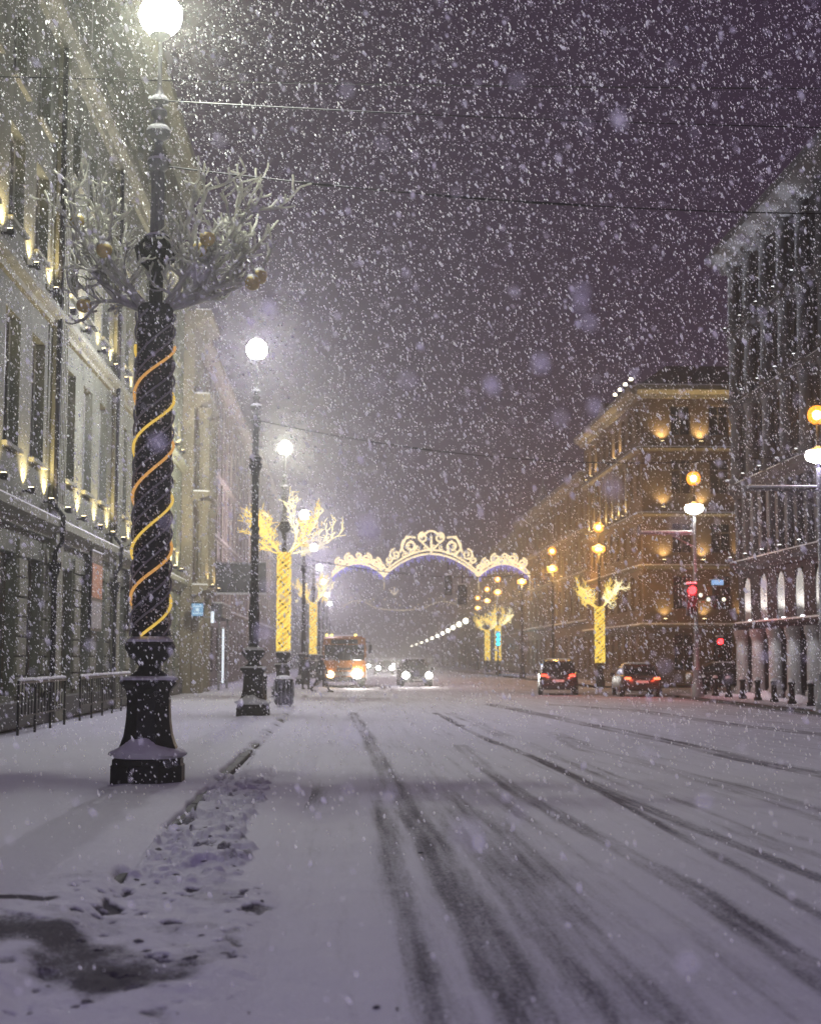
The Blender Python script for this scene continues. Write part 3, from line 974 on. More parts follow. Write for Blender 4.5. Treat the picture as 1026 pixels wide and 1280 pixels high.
# attic pediment and a row of roof lamps
ped = MB().loft([[(a, y, 17.62), (b, y, 17.62), ((a+b)/2, y, 18.9)] for a, b, y in ((5.5, 10.5, -.1), (5.5, 10.5, .4))])
Fs.part('pediment', ped, CREAM)
for k in range(4):
    o = Fs.put('roof_lamp', MB().box(-.08, .08, -.08, .08, 0, .3).mesh('roof_lamp'), 15.2 + 1.75*k, -.45, 17.75)
    o.data.materials.append(IRON)
    g = MB().sphere((0, 0, .38), .12, 8, 6).mesh('globe'); g.materials.append(emitter('roof_bulb', (1, .9, .65), 8))
    place('globe', g, o)

R3, g3, bw, n = street_front('ochre_building', 1, 17.6, 107.4, 150, 15.2, [(.8, 3.2), (4.8, 7.0), (8.4, 10.4), (11.6, 13.4)], 3.0,
    'ochre building lit orange by the sodium lamps on the right', OCHRE, CREAM, FRAME, lit=(3, 14, 27, 33))
R4, g4, bw, n = street_front('pale_building', 1, 19.5, 150.5, 215, 15.8, [(.8, 3.2), (4.8, 7.0), (8.4, 10.4), (11.6, 13.4)], 4.2,
    'pale hazy building behind the lit tree on the right', CREAM, CREAM, FRAME, winw=1.5)
R5, g5, bw, n = street_front('distant_building', 1, 25, 216, 330, 16.5, [(.8, 3.2), (5, 7.2), (8.6, 10.8), (12, 14)], 6,
    'distant grey building almost lost in the snow on the right', GREYST, GREYST, FRAME, winw=2.2)
# corner turret with a lit cap
t = empty('turret', (19.6, 146, 0), 0, 'slim lit turret with a pointed cap on the right roofline', 'turret')
MB().lathe([(1.1, 14.0), (1.1, 15.6), (1.3, 15.7), (1.2, 15.9)], 12).build('drum', CREAM, t)
MB().lathe([(1.05, 15.9), (.95, 16.6), (.6, 17.4), (.25, 18.3), (.08, 19.4), (.02, 20.0)], 12).build('cap', PALEST, t, True)
lamp('turret_lamp', 'SPOT', (-2.2, -3.2, 15.0), 260, (1, .85, .6), t, .1, (0, 0, 17.6), 50, .8)
for k in range(5):
    g3.flood(5 + 7*k, 8.0, 300, LAMP_SODIUM, off=.5, tilt=2.5, cone=90)

# shop signs in the side street
t = empty('shop_sign', (20.9, 85.2, 0), 0, 'row of small white sign lights in the side street on the right', 'sign')
MB().box(-.6, 1.5, 0, .5, 4.9, 5.2, .03).build('bracket', IRON, t)
for x in (-.35, .1, 1.0):
    MB().sphere((x, -.12, 4.95 + (.25 if x < -.2 else 0)), .12, 8, 6).build('bulb', emitter('bulb_white', (1, .97, .8), 1.6), t)
t = empty('blue_sign', (21.6, 85.3, 0), 0, 'small blue lit sign above the white shop lights', 'sign')
MB().box(-.4, .4, 0, .2, 5.75, 6.15, .05).build('box', IRON, t)
MB().box(-.35, .35, -.03, -.002, 5.8, 6.1).build('face', emitter('sign_blue2', (.35, .6, 1), .9), t)

# ================================================================== STREET LAMPS
GLOBE = emitter('lamp_globe', (1.0, 0.98, 0.86), 26, 0.92)
GLOBE_O = emitter('sodium_globe', (1.0, 0.36, 0.03), 1.0, 0.95)
CORE_O = emitter('sodium_core', (1.0, 0.66, 0.24), 9)

PED = [(.49, -.06), (.49, .22), (.47, .24), (.47, .30), (.43, .33), (.44, .38), (.40, .43), (.365, .50), (.325, .62), (.30, .80), (.29, 1.0), (.295, 1.14), (.32, 1.2), (.37, 1.25), (.385, 1.27), (.385, 1.31)]
BOWL = [(.29, 1.31), (.26, 1.36), (.16, 1.43), (.14, 1.49), (.19, 1.54), (.27, 1.62), (.325, 1.72), (.325, 1.76), (.29, 1.81), (.16, 1.86)]
LOWSHAFT = [(.12, 1.84), (.15, 2.0), (.13, 2.1), (.145, 2.5), (.15, 2.8), (.12, 3.2), (.11, 3.35), (.15, 3.42), (.15, 3.48), (.105, 3.55), (.10, 4.85), (.13, 4.9), (.13, 4.96), (.10, 5.0), (.10, 5.1), (.13, 5.14), (.13, 5.2), (.095, 5.25), (.09, 6.7)]
CAPITAL = [(.09, 6.66), (.12, 6.72), (.11, 6.78), (.17, 6.88), (.20, 6.98), (.13, 7.04), (.16, 7.10), (.18, 7.16), (.10, 7.24)]
UPSHAFT = [(.095, 7.22), (.088, 8.08)]
KNOBS = [(.07, 8.06), (.13, 8.12), (.15, 8.2), (.11, 8.3), (.07, 8.34), (.05, 8.42), (.06, 8.5), (.15, 8.56), (.17, 8.62), (.09, 8.74), (.06, 8.8), (.11, 8.86), (.11, 8.9), (.05, 8.95), (.05, 9.0), (.13, 9.04), (.06, 9.16), (.03, 9.25), (.028, 9.98)]

def snow_collar(mb, r0, r1, z, h):
    mb.lathe([(r1, z), (r1*.98, z + h*.35), (r1*.75, z + h*.8), (max(r0, .02), z + h)], 18)

def make_lamp(sleeved):
    t = empty('street_lamp')
    MB().lathe(PED, 8, PI/8).build('pedestal', IRON, t)
    b = MB().lathe(BOWL, 20)
    b.build('bowl', IRON, t, True)
    if not sleeved:
        MB().lathe(LOWSHAFT, 16, 0, 0, 0, .10).build('lower_shaft', IRON, t)
    else:
        MB().lathe([(.10, 1.84), (.09, 6.7)], 16, 0, 0, 0, .10).build('lower_shaft', IRON, t)
    MB().lathe(CAPITAL, 18).build('capital', IRON, t, True)
    if sleeved:
        ring = MB()
        for k in range(8):
            a = 2*PI*k/8
            ring.tube([(.10*math.cos(a), .10*math.sin(a), 6.75), (.23*math.cos(a), .23*math.sin(a), 6.88), (.27*math.cos(a), .27*math.sin(a), 7.04), (.21*math.cos(a), .21*math.sin(a), 7.10)], .03, 5)
        ring.build('leaf_ring', IRON, t)
    MB().lathe(UPSHAFT, 20, 0, 0, 0, .16).build('upper_shaft', STEEL, t)
    MB().lathe(KNOBS, 16).build('finial', STEEL, t, True)
    s = MB()
    for r0, r1, z, h in ((.12, .30, 1.80, .09), (.16, .375, 1.312, .06)):
        q = MB(); snow_collar(q, r0, r1, z, h); q.build('snow_cap', SNOW, t, True)
    def flare(z):
        return float(np.interp(z, [.33, .38, .43, .50, .62, .80, 1.0], [.43, .44, .40, .365, .325, .30, .29]))*.955
    rings = []
    for q in range(5):                          # snow lodged on the flare of the pedestal
        rg = []
        for k in range(40):
            a = 2*PI*k/40
            da = min(abs(a - 1.5*PI + .2), abs(a + .5*PI + .2)); top = .37 + .10*float(vnoise(np.array(k*.45 + 2.0), np.array(1.7), 5)) + .20*math.exp(-(da/.85)**2)
            z = .32 + (top - .32)*(q/4)
            r = flare(z) + (.04, .075, .07, .045, -.02)[q]*(.5 + .9*float(vnoise(np.array(k*.5), np.array(q*.8), 9)))
            rg.append((r*math.cos(a), r*math.sin(a), z))
        rings.append(rg)
    s.loft(rings)
    for r, z, h in ((.17, 7.165, .07), (.185, 6.985, .05), (.15, 8.22, .07), (.17, 8.63, .09), (.11, 8.9, .05), (.13, 9.045, .09)):
        q = MB(); snow_collar(q, .06, r*.97, z, h); q.build('snow_cap', SNOW, t, True)
    s.build('snow_drift', SNOW, t, True)
    MB().lathe([(.05, 9.9), (.12, 9.94), (.14, 9.98)], 14).build('lamp_collar', STEEL, t, True)
    MB().sphere((0, 0, 10.25), .29, 16, 12).build('globe', GLOBE, t, True)
    MB().lathe([(.16, 10.52), (.11, 10.58), (.03, 10.66)], 14).build('globe_cap', SNOW, t, True)
    return t

lamp_a = make_lamp(True)
lamp_b = make_lamp(False)
LX = -2.53
LEFT = [
    (-3.0, 0, 'ornate iron street lamp close behind the camera, out of frame'),
    (19.42, 1, 'nearest ornate iron street lamp, large pedestal in front on the left pavement'),
    (41.3, 0, 'bare ornate iron street lamp, second from the front on the left pavement'),
    (61.0, 1, 'ornate street lamp with the bright yellow wrapped column, third along the left pavement'),
    (90.0, 0, 'dark street lamp beside the walking people, fourth along the left pavement'),
    (117, 0, 'fifth glowing globe lamp along the left pavement, above the bus roof'),
    (143, 0, 'sixth glowing globe lamp in the receding left row'),
    (170, 0, 'seventh glowing globe lamp in the receding left row'),
    (204, 0, 'eighth glowing globe lamp in the receding left row, small'),
    (240, 0, 'ninth and farthest visible globe lamp of the left row'),
]
ua = ub = False
for y, sl, label in LEFT:
    if sl:
        o = lamp_a if not ua else copy_tree(lamp_a); ua = True
    else:
        o = lamp_b if not ub else copy_tree(lamp_b); ub = True
    o.location = (LX, y, 0)
    tag(o, label, 'street lamp', 'ornate lamps along the left pavement')
    lamp('globe_lamp', 'POINT', (0, 0, 10.25), POWER_LEFT*(1.05 if y < 0 else 1.0 if y < 100 else 0.8), LAMP_COOL if y < 0 else LAMP_GREEN if y < 50 else LAMP_WHITE, o, .16)

# lamp posts of the right pavement: upper globe and lower lantern, some with an arm
def right_lamp(y, arm, low_mat, low_col, low_p, up_p, label, x=14.5, k=1.0):
    t = empty('lamp_post', (x, y, 0), 0, label, 'street lamp', 'lamp posts along the right pavement')
    MB().lathe([(.28, -.06), (.28, .3), (.22, .4), (.17, 1.0), (.2, 1.1), (.12, 1.2), (.10, 2.6), (.14, 2.65), (.09, 2.75), (.07, 7.4)], 12).build('post', IRON if y > 70 else STEEL, t, True)
    MB().lathe([(.06, 7.4), (.05, 8.75), (.1, 8.8)], 10).build('top_rod', IRON, t)
    MB().lathe([(.10, 7.55), (.34, 7.66), (.40, 7.80), (.34, 7.92), (.12, 8.0)], 14).build('lantern', low_mat, t, True)
    MB().lathe([(.36, 7.93), (.14, 8.02), (.06, 8.08)], 14).build('lantern_hood', SNOW, t, True)
    g_ = MB().sphere((0, 0, 9.05), .30, 12, 9).build('globe', GLOBE_O, t, True)
    MB().sphere((0, 0, 9.05), .15, 10, 7).build('bulb', CORE_O, g_, True)
    if low_mat.name == 'lantern_sodium':
        MB().sphere((0, 0, 7.78), .21, 10, 7, .5).build('bulb', CORE_O, t.children[2], True)
    if arm:
        MB().tube([(0, 0, 6.72), (-2.3, -.1, 6.72)], .05, 8).build('arm', STEEL, t)
        MB().tube([(-.05, 0, 6.2), (-1.0, -.06, 6.68)], .03, 6).build('brace', STEEL, t)
        MB().box(-2.28, -.1, -.16, .04, 6.775, 6.85, .02).build('snow_cap', SNOW, t, True)
        MB().box(-2.42, -2.3, -.16, -.04, 6.62, 6.95).build('insulator', PALEST, t)
    lamp('lantern_lamp', 'POINT', (0, -.05, 7.48), low_p, low_col, t, .2)
    lamp('globe_lamp', 'POINT', (-.25, -.2, 8.95), up_p, LAMP_SODIUM, t, .14)
    return t
LANT_W = emitter('lantern_white', (1.0, 0.98, 0.88), 16, .9)
LANT_O = emitter('lantern_sodium', (1.0, 0.42, 0.05), 1.2, .95)
P = POWER_RIGHT
right_lamp(19.6, True, LANT_W, LAMP_COOL, P*.7, P*.1, 'lamp post on the right pavement outside the picture', 14.5)
right_lamp(44.6, True, LANT_W, LAMP_COOL, P*.25, P*.2, 'white lantern post cut by the right picture edge')
right_lamp(60.9, True, LANT_W, LAMP_WHITE, P*.3, P*.25, 'white lantern post with a long snowy arm above the red signal')
right_lamp(84.3, False, LANT_O, LAMP_SODIUM, P*1.5, P*.8, 'orange lamp post above the lit tree on the right')
right_lamp(103.5, False, LANT_O, LAMP_SODIUM, P*1.6, P*.9, 'orange double lamp post just right of the light arch')
right_lamp(121.5, False, LANT_O, (1, .62, .22), P*1.3, P*.8, 'orange lamp post at the right foot of the light arch')
right_lamp(141, False, LANT_O, (1, .7, .35), P*.9, P*.5, 'orange lamp post above the green blue signal')
right_lamp(162, False, LANT_O, (1, .7, .35), P*.7, P*.4, 'small orange lamp post seen under the right side of the arch', 15.5)
right_lamp(186, False, LANT_O, (1, .7, .35), P*.7, P*.4, 'small orange lamp post left of the hanging signal', 16.6)

# distant row of globe lamps where the street bends
pole_me = MB().lathe([(.2, -.1), (.16, 1), (.08, 1.2), (.06, 6.9)], 8).mesh('pole'); pole_me.materials.append(IRON)
globe_me = MB().sphere((0, 0, 7.3), .42, 10, 8).mesh('globe'); globe_me.materials.append(emitter('far_globe', (1.0, .93, .72), 9))
FAR = [(232, 18.8), (256, 19.6), (284, 20.6), (316, 21.8), (352, 23.0), (394, 24.4), (442, 25.8), (500, 27.4), (570, 29.2), (650, 31), (740, 33)]
for i, (y, x) in enumerate(FAR):
    t = empty('lamp_post', (x, y, 0), 0, 'tiny white globe lamp in the far bend, %s from the right' % ('first', 'second', 'third', 'fourth', 'fifth', 'sixth', 'seventh', 'eighth', 'ninth', 'tenth', 'eleventh')[i], 'street lamp', 'far row of globe lamps in the bend')
    place('pole', pole_me, t)
    place('globe', globe_me, t)

# ================================================================== DECORATED LIGHT TREES
NET = principled('dark_net', (0.016, 0.015, 0.022), 0.6, 0, 0.5, 30, 0.6, 60)
BEAD = principled('clear_bead', (0.90, 0.84, 0.84), 0.25, 0, 0.2, 20, spec=0.8)
ROPE_Y = emitter('rope_yellow', (1.0, 0.66, 0.13), 0.75)
ROPE_O = emitter('rope_orange', (1.0, 0.50, 0.15), 0.6)
ROPE_OFF = principled('rope_unlit', (0.42, 0.40, 0.44), 0.4, 0, 0.3, 20)
TW_Y = emitter('twig_yellow', (1.0, 0.72, 0.18), 1.35)
TW_P = emitter('twig_pale', (1.0, 0.88, 0.5), 1.9)
ROPE_B = emitter('rope_bright', (1.0, 0.70, 0.13), 1.25)
COL_Y = emitter('column_yellow', (1.0, 0.64, 0.07), 0.8)

def helix(r, z0, z1, pitch, ph, n=40, wob=0.0, seed=0):
    rr = random.Random(seed)
    T = (z1 - z0)/pitch
    N = max(12, int(n*T))
    pts = []
    for i in range(N + 1):
        z = z0 + (z1 - z0)*i/N
        a = ph + 2*PI*(z - z0)/pitch + wob*math.sin(i*.21 + seed)
        pts.append((r*math.sin(a), -r*math.cos(a), z))
    return pts

def grow(mb, p, d, length, r, depth, rr, up=0.25, rmin=.012, bush=.15):
    """one limb that bends upward and throws off twigs"""
    n = 7 if depth else 4
    pts = [p.copy()]; rad = [r]
    cur = p.copy(); dd = d.copy()
    for i in range(n):
        dd = (dd + Vector((rr.uniform(-.30, .30), rr.uniform(-.30, .30), rr.uniform(-.12, .26) + up*.25))).normalized()
        cur = cur + dd*(length/n)
        pts.append(cur.copy()); rad.append(max(rmin, r*(1 - .55*(i+1)/n)))
        if depth > 0 and i >= 1:
            for _ in range(1 if (rr.random() < 1 - bush or depth < 2) else 2):
                ax = Vector((rr.uniform(-1, 1), rr.uniform(-1, 1), rr.uniform(-.9, .9)))
                nd = (dd*.55 + ax.normalized()*.9 + Vector((0, 0, .12))).normalized()
                grow(mb, cur.copy(), nd, length*rr.uniform(.22, .46), max(rmin, r*.6), depth - 1, rr, up, rmin, bush)
    mb.tube(pts, rad, 5 if depth > 0 else 4)

def light_tree(loc, z0, z1, spread, lit, label, nb, seed, balls=(), sl_r=.235, curl=False):
    rr = random.Random(seed)
    t = empty('light_tree', loc, 0, label, 'light decoration', 'light trees wrapped round lamp posts')
    seg = 24
    MB().lathe([(sl_r*.96, z0), (sl_r, z0+.05), (sl_r, z1-.05), (sl_r*.9, z1)], seg).build('sleeve', COL_Y if lit else NET, t, True)
    if not lit:
        for s, (ph, m, nm) in enumerate(((-.35, ROPE_Y, 'lit_rope'), (PI-.55, ROPE_O, 'lit_rope'), (.75, ROPE_OFF, 'unlit_rope'), (1.75, ROPE_OFF, 'unlit_rope'), (PI+.7, ROPE_OFF, 'unlit_rope'), (PI+1.7, ROPE_OFF, 'unlit_rope'))):
            zt = z1 - .55 if 'un' not in nm else z1 - .1
            MB().tube(helix(sl_r + .025, z0 + .02, zt, 1.34, ph, 44, .05, s), .020 if 'un' not in nm else .014, 6).build(nm, m, t, True)
        beads = MB()
        for k in range(2200):
            a = rr.uniform(0, 2*PI); z = rr.uniform(z0 + .05, z1 - .1)
            q = rr.uniform(.007, .016)
            c = Vector(((sl_r + .004)*math.cos(a), (sl_r + .004)*math.sin(a), z))
            beads.add([c + Vector(v)*q for v in ((1,0,0),(-1,0,0),(0,1,0),(0,-1,0),(0,0,1),(0,0,-1))], [(0,2,4),(2,1,4),(1,3,4),(3,0,4),(2,0,5),(1,2,5),(3,1,5),(0,3,5)])
        tag(beads.build('beads', BEAD, t), kind='stuff')
    else:
        for s in range(9):
            MB().tube(helix(sl_r + .03, z0 + .02, z1, 1.5, s*2*PI/9, 30, .38, s*1.7), .040, 5).build('lit_rope', ROPE_B, t, True)
        for s in range(2):
            MB().tube(helix(sl_r + .035, z0 + .02, z1, -1.7, s*2*PI/2 + .4, 30, .2, s), .035, 5).build('dark_rope', NET, t, True)
    for k in range(nb):
        a = (PI if k % 2 else 0) + rr.uniform(-.8, .8)
        mb = MB()
        el = rr.uniform(.15, .95)
        d = Vector((math.cos(a)*math.cos(el), math.sin(a)*math.cos(el), math.sin(el)))
        p = Vector((math.cos(a)*sl_r*.7, math.sin(a)*sl_r*.7, z1 - .05))
        grow(mb, p, d, spread*rr.uniform(.75, 1.05), .040 if not lit else .034, 2, rr, .30 if not lit else .25, .0155 if not lit else .013, .22 if not lit else .60)
        mb.build('branch', FROST if not lit else (TW_P if k % 4 == 0 else TW_Y), t, True)
    if lit:                                     # loops of light string filling the crown
        for k in range(20):
            a = (PI if k % 2 else 0) + rr.uniform(-.9, .9); q = spread*rr.uniform(.32, .72); zc = z1 + spread*rr.uniform(.08, .80)
            u = Vector((rr.uniform(-1, 1), rr.uniform(-1, 1), rr.uniform(-1, 1))).normalized()
            w = u.cross(Vector((.3, .5, .8))).normalized(); v2 = u.cross(w)
            c = Vector((math.cos(a)*q, math.sin(a)*q, zc)); R0 = rr.uniform(.16, .34)
            pts = [c + (w*math.cos(t_*.42) + v2*math.sin(t_*.42))*R0*(1 - t_/34) for t_ in range(24)]
            MB().tube(pts, .015, 4).build('light_loop', TW_P if k % 5 == 0 else TW_Y, t, True)
    for bx, by, bz in balls:
        mb = MB()
        e = Vector((bx, by, bz)); p = Vector((bx*.12, by*.12, z1 - .05)); m_ = p.lerp(e, .5) + Vector((0, 0, -.10 if bz > 6.6 else .18))
        pts = [p.lerp(m_, q/4).lerp(m_.lerp(e, q/4), q/4) for q in range(5)]
        mb.tube(pts, [.036, .034, .03, .026, .02], 6)
        for q in pts[1:]:
            for _ in range(1):
                grow(mb, q, (e - p).normalized()*.5 + Vector((rr.uniform(-1, 1), rr.uniform(-1, 1), rr.uniform(-.6, 1))), .5, .022, 1, rr, .3, .014)
        mb.build('branch', FROST, t, True)
        o = MB().sphere((bx, by, bz), .105, 14, 10).build('gold_ball', GOLD, t, True)
        MB().lathe([(.085, bz + .06), (.06, bz + .10), (.02, bz + .12)], 12, 0, bx, by).build('snow_cap', SNOW, o, True)
    return t

light_tree((LX, 19.42, 0), 1.86, 6.25, 1.75, False, 'dark wrapped column with golden light spirals and frosted branches on the nearest lamp', 13, 5,
           [(-1.03, -.2, 7.33), (-.62, -.45, 6.87), (.70, -.35, 7.07), (.58, -.15, 6.98), (1.28, -.1, 6.55), (1.36, .15, 6.7), (-1.0, .3, 6.32)])
light_tree((LX, 61.0, 0), 1.86, 5.9, 2.1, True, 'bright yellow lit light tree on the third lamp of the left pavement', 10, 12)
light_tree((14.5, 84.3, 0), 1.3, 4.5, 1.5, True, 'yellow lit light tree with a pale crown on the right pavement', 8, 21)
light_tree((LX, 117, 0), 1.86, 5.9, 1.9, True, 'small yellow light tree beside the bus on the left', 7, 33)
light_tree((14.5, 141, 0), 1.3, 4.6, 1.7, True, 'small yellow light tree under the arch, right one of a far pair', 6, 41)
light_tree((15.5, 162, 0), 1.3, 4.6, 1.7, True, 'small yellow light tree under the arch, left one of a far pair', 6, 47)

# ================================================================== LIGHT ARCHES OVER THE STREET
ARCH = emitter('arch_light', (1.0, 0.80, 0.48), 1.35)
ARCH2 = emitter('arch_light_dim', (1.0, 0.84, 0.55), 0.8)
ICICLE = emitter('icicle_blue', (0.36, 0.32, 1.0), 0.8)
def spiral(cx, cz, r, turns, a0, sgn, y=0, n=30, r_in=.15):
    return [(cx + (r*(1 - (1 - r_in)*i/n))*math.cos(a0 + sgn*2*PI*turns*i/n), y, cz + (r*(1 - (1 - r_in)*i/n))*math.sin(a0 + sgn*2*PI*turns*i/n)) for i in range(n + 1)]
def arc(x0, z0, x1, z1, h, n=24, y=0):
    return [(x0 + (x1-x0)*i/n, y, z0 + (z1-z0)*i/n + h*math.sin(PI*i/n)**.8) for i in range(n + 1)]
t = empty('light_arch', (0, 113, 0), 0, 'large scrolled arch of warm white lights spanning the street', 'light arch')
rw = .082
spans = [(-1.05, 7.75, 2.93, 7.75, 1.0), (2.93, 7.75, 10.15, 7.75, 1.75), (10.15, 7.75, 14.1, 7.75, 1.0)]
for x0, z0, x1, z1, h in spans:
    MB().tube(arc(x0, z0, x1, z1, h), rw, 6).build('lower_rib', ARCH, t, True)
    MB().tube(arc(x0, z0 + .22, x1, z1 + .22, h + .08), rw, 6).build('upper_rib', ARCH, t, True)
    ic = MB()
    A = arc(x0, z0, x1, z1, h, 46)
    for i in range(1, 46):
        x, y, z = A[i]
        L = .25 + .5*((i*7) % 5)/5
        for j in range(int(L/.14)):
            ic.add([(x-.06, 0, z-.1-.14*j), (x+.06, 0, z-.1-.14*j), (x, .06, z-.16-.14*j), (x, 0, z-.01-.14*j)], [(0,1,3),(1,2,3),(2,0,3),(0,2,1)])
    tag(ic.build('icicle_lights', ICICLE, t), kind='stuff')
def scroll(*a, r=rw, y=0.03, m=ARCH):
    MB().tube(spiral(*a, y=y), r, 6).build('scroll', m, t, True)
for sx in (-1, 1):
    cx = 6.54
    scroll(cx + sx*1.65, 10.05, .72, 1.6, PI/2, -sx)
    scroll(cx + sx*1.65, 10.05, .45, 1.0, PI/2, sx)
    scroll(cx + sx*2.75, 9.45, .45, 1.5, PI/2, -sx)
    scroll(cx + sx*3.25, 9.05, .30, 1.3, PI/2, sx)
    scroll(cx + sx*.62, 10.75, .42, 1.4, PI/2, -sx)
    scroll(cx + sx*3.75, 8.55, .28, 1.4, PI/2, -sx)
    MB().tube([(cx + sx*.05, .03, 9.75), (cx + sx*.5, .03, 10.2), (cx + sx*.95, .03, 10.6), (cx + sx*.8, .03, 11.0), (cx + sx*.3, .03, 11.12)], rw, 6).build('leaf', ARCH, t, True)
    MB().tube([(cx + sx*2.4, .03, 9.6), (cx + sx*1.9, .03, 10.85), (cx + sx*1.2, .03, 10.75)], rw, 6).build('leaf', ARCH, t, True)
MB().tube([(6.54, .03, 9.6), (6.54, .03, 10.9)], .09, 6).build('stem', ARCH, t, True)
MB().tube(arc(5.9, 10.85, 7.18, 10.85, .42, 14, .05), rw, 6).build('crest', ARCH, t, True)
for bx in (.95, 12.15):
    for sx in (-1, 1):
        scroll(bx + sx*.65, 9.12, .42, 1.8, PI/2, -sx)
        scroll(bx + sx*1.4, 8.82, .38, 1.7, PI/2, -sx)
        scroll(bx + sx*.25, 8.95, .25, 1.3, 0, sx)
    MB().tube(spiral(bx, 9.35, .26, 1.2, -PI/2, 1, .03), rw, 6).build('scroll', ARCH, t, True)
for i in range(26):                              # small curls filling the crest
    x = -.7 + i*.57
    z = float(np.interp(x, [-.7, .95, 2.9, 4.4, 6.5, 8.7, 10.15, 12.15, 13.8], [8.35, 9.15, 8.35, 9.35, 10.0, 9.35, 8.35, 9.15, 8.35]))
    scroll(x, z + .12*(i % 3), .19, 1.2, i*1.3, 1 if i % 2 else -1, r=.045)
for dx in (-1.05, 2.93, 10.15, 14.1):
    MB().tube([(dx, 0, 7.8), (dx, 0, 6.75)], .03, 5).build('drop_light', ARCH2, t, True)
for dx in (2.93, 10.15):
    MB().tube(spiral(dx, 8.2, .3, 1.3, -PI/2, 1, .05), rw, 6).build('scroll', ARCH, t, True)

t = empty('light_arch', (0, 186, 0), 0, 'smaller far garland of dim lights hanging below the big arch', 'light arch')
for x0, x1, h in ((-.3, 3.4, .8), (3.4, 10.2, -.4), (10.2, 14.4, .7)):
    MB().tube(arc(x0, 7.9, x1, 7.9, h), .035, 5).build('strand', ARCH2, t, True)
bulbs = [(6.1 + math.cos(a)*.55, 9.9 + math.sin(a)*.5) for a in (0.3, 1.57, 2.84)]
for i in range(30):
    x = .2 + i*.47
    z = 7.9 + .8*abs(math.sin(i*.8)) - .9*math.exp(-((x - 7.5)/3)**2) + .3*((i*5) % 3)
    MB().sphere((x, 0, z), .085, 6, 4).build('bulb', ARCH2 if i % 4 else ICICLE, t)
for x, z in bulbs:
    MB().tube([(6.1, 0, 9.4), (x, 0, z)], .07, 5).build('leaf', ARCH2, t)

# ================================================================== OVERHEAD WIRES
WIRE = principled('wire', (0.02, 0.02, 0.025), 0.6, 0.3, 0.3, 5)
def sag(p, q, s, n=40):
    p, q = Vector(p), Vector(q)
    return [p.lerp(q, i/n) - Vector((0, 0, s*4*(i/n)*(1 - i/n))) for i in range(n + 1)]
def wire(p, q, s, r, label, ins=(), snow=0, il=.22):
    t = empty('overhead_wire', (0, 0, 0), 0, label, 'wire', 'overhead wires across the street')
    pts = sag(p, q, s)
    MB().tube(pts, r, 6).build('cable', WIRE, t, True)
    for k in ins:
        i = int(k*40)
        a = pts[i]; b = pts[i + 1]
        d = (b - a).normalized()
        MB().tube([a - d*il, a - d*il*.6, a, a + d*il*.6, a + d*il], [r*1.4, r*2.3, r*1.6, r*2.3, r*1.4], 8).build('insulator', IRON, t, True)
    if snow:
        MB().tube([v + Vector((0, 0, r*1.1)) for v in pts[:snow]], r*.8, 6).build('snow_cap', SNOW, t, True)
    return t
wire((LX, 19.42, 8.16), (14.5, 19.6, 8.1), .48, .009, 'dark wire with insulators running from the nearest lamp to the right', (.14, .23, .26, .30, .34), 7)
wire((LX, 19.42, 9.06), (14.5, 19.6, 9.0), .16, .008, 'snowy wire leaving the nearest lamp high up towards the right', (), 9)
wire((LX, 41.3, 8.25), (14.5, 44.6, 7.9), .72, .015, 'dark sagging wire with an insulator from the second lamp', (.28,), 0, .35)
wire((-7.4, 25.0, 11.6), (14.5, 19.6, 9.6), .1, .010, 'thin faint wire crossing the top of the sky', ())
# suspended traffic signal
t = empty('overhead_wire', (0, 0, 0), 0, 'wire carrying the hanging traffic signal across the street', 'wire', 'overhead wires across the street')
MB().tube(sag((LX, 90, 7.6), (14.5, 103.5, 7.6), .7), .03, 6).build('cable', WIRE, t, True)

# ================================================================== TRAFFIC SIGNALS
def signal(loc, label, lit, color, hang=False, w=.34, ex=None):
    t = empty('traffic_signal', loc, 0, label, 'traffic signal')
    MB().box(-w/2, w/2, -.12, .12, -.52, .52, .03).build('housing', IRON, t)
    for k in range(3):
        z = .33 - .33*k
        m = emitter('signal_%s' % color[0], color[1], color[2]) if k in lit else GLASS
        lens = MB()
        lens.add([(0, -.135, z)] + [(.145*math.cos(2*PI*i/12), -.123, z + .145*math.sin(2*PI*i/12)) for i in range(12)], [(0, 1 + (i+1) % 12, 1 + i) for i in range(12)])
        lens.build('lens', m, t)
        MB().tube([(.14*math.cos(a), -.2, z + .14*math.sin(a)) for a in [PI*i/8 for i in range(9)]], .02, 5).build('visor', IRON, t)
    MB().box(-w/2, w/2, -.12, .12, .525, .60, .02).build('snow_cap', SNOW, t)
    t.scale = (1.25, 1.25, 1.25)
    if hang:
        MB().tube([(0, 0, .5), (0, 0, 1.25)], .03, 6).build('hanger', IRON, t)
    return t
REDC = ('red', (1.0, 0.025, 0.03), 9)
s_red = signal((14.2, 60.4, 3.95), 'traffic signal glowing red below the white lantern post', (0,), REDC)
lamp('signal_lamp', 'POINT', (0, -.5, .25), 190, (1, .03, .04), s_red, .1)
s_g = signal((14.3, 139, 3.3), 'far traffic signal glowing blue green under the arch', (0, 1, 2), ('green', (0.03, 0.62, 1.0), 5))
MB().tube([(0, .05, -.5), (0, .05, -3.4)], .06, 6).build('post', IRON, s_g)
lamp('signal_lamp', 'POINT', (0, -.6, 0), 250, (.05, .6, 1.0), s_g, .1)
signal((7.75, 98.2, 5.75), 'dark unlit traffic signal hanging under the arch', (), REDC, True, .5)
signal((6.75, 97.4, 6.35), 'small dark signal box hanging beside the larger one', (), REDC, True, .4)
s_r3 = signal((21.2, 83.5, 2.1), 'small red signal low in the side street', (0,), REDC)
MB().tube([(0, .05, -.5), (0, .05, -2.2)], .05, 6).build('post', IRON, s_r3)

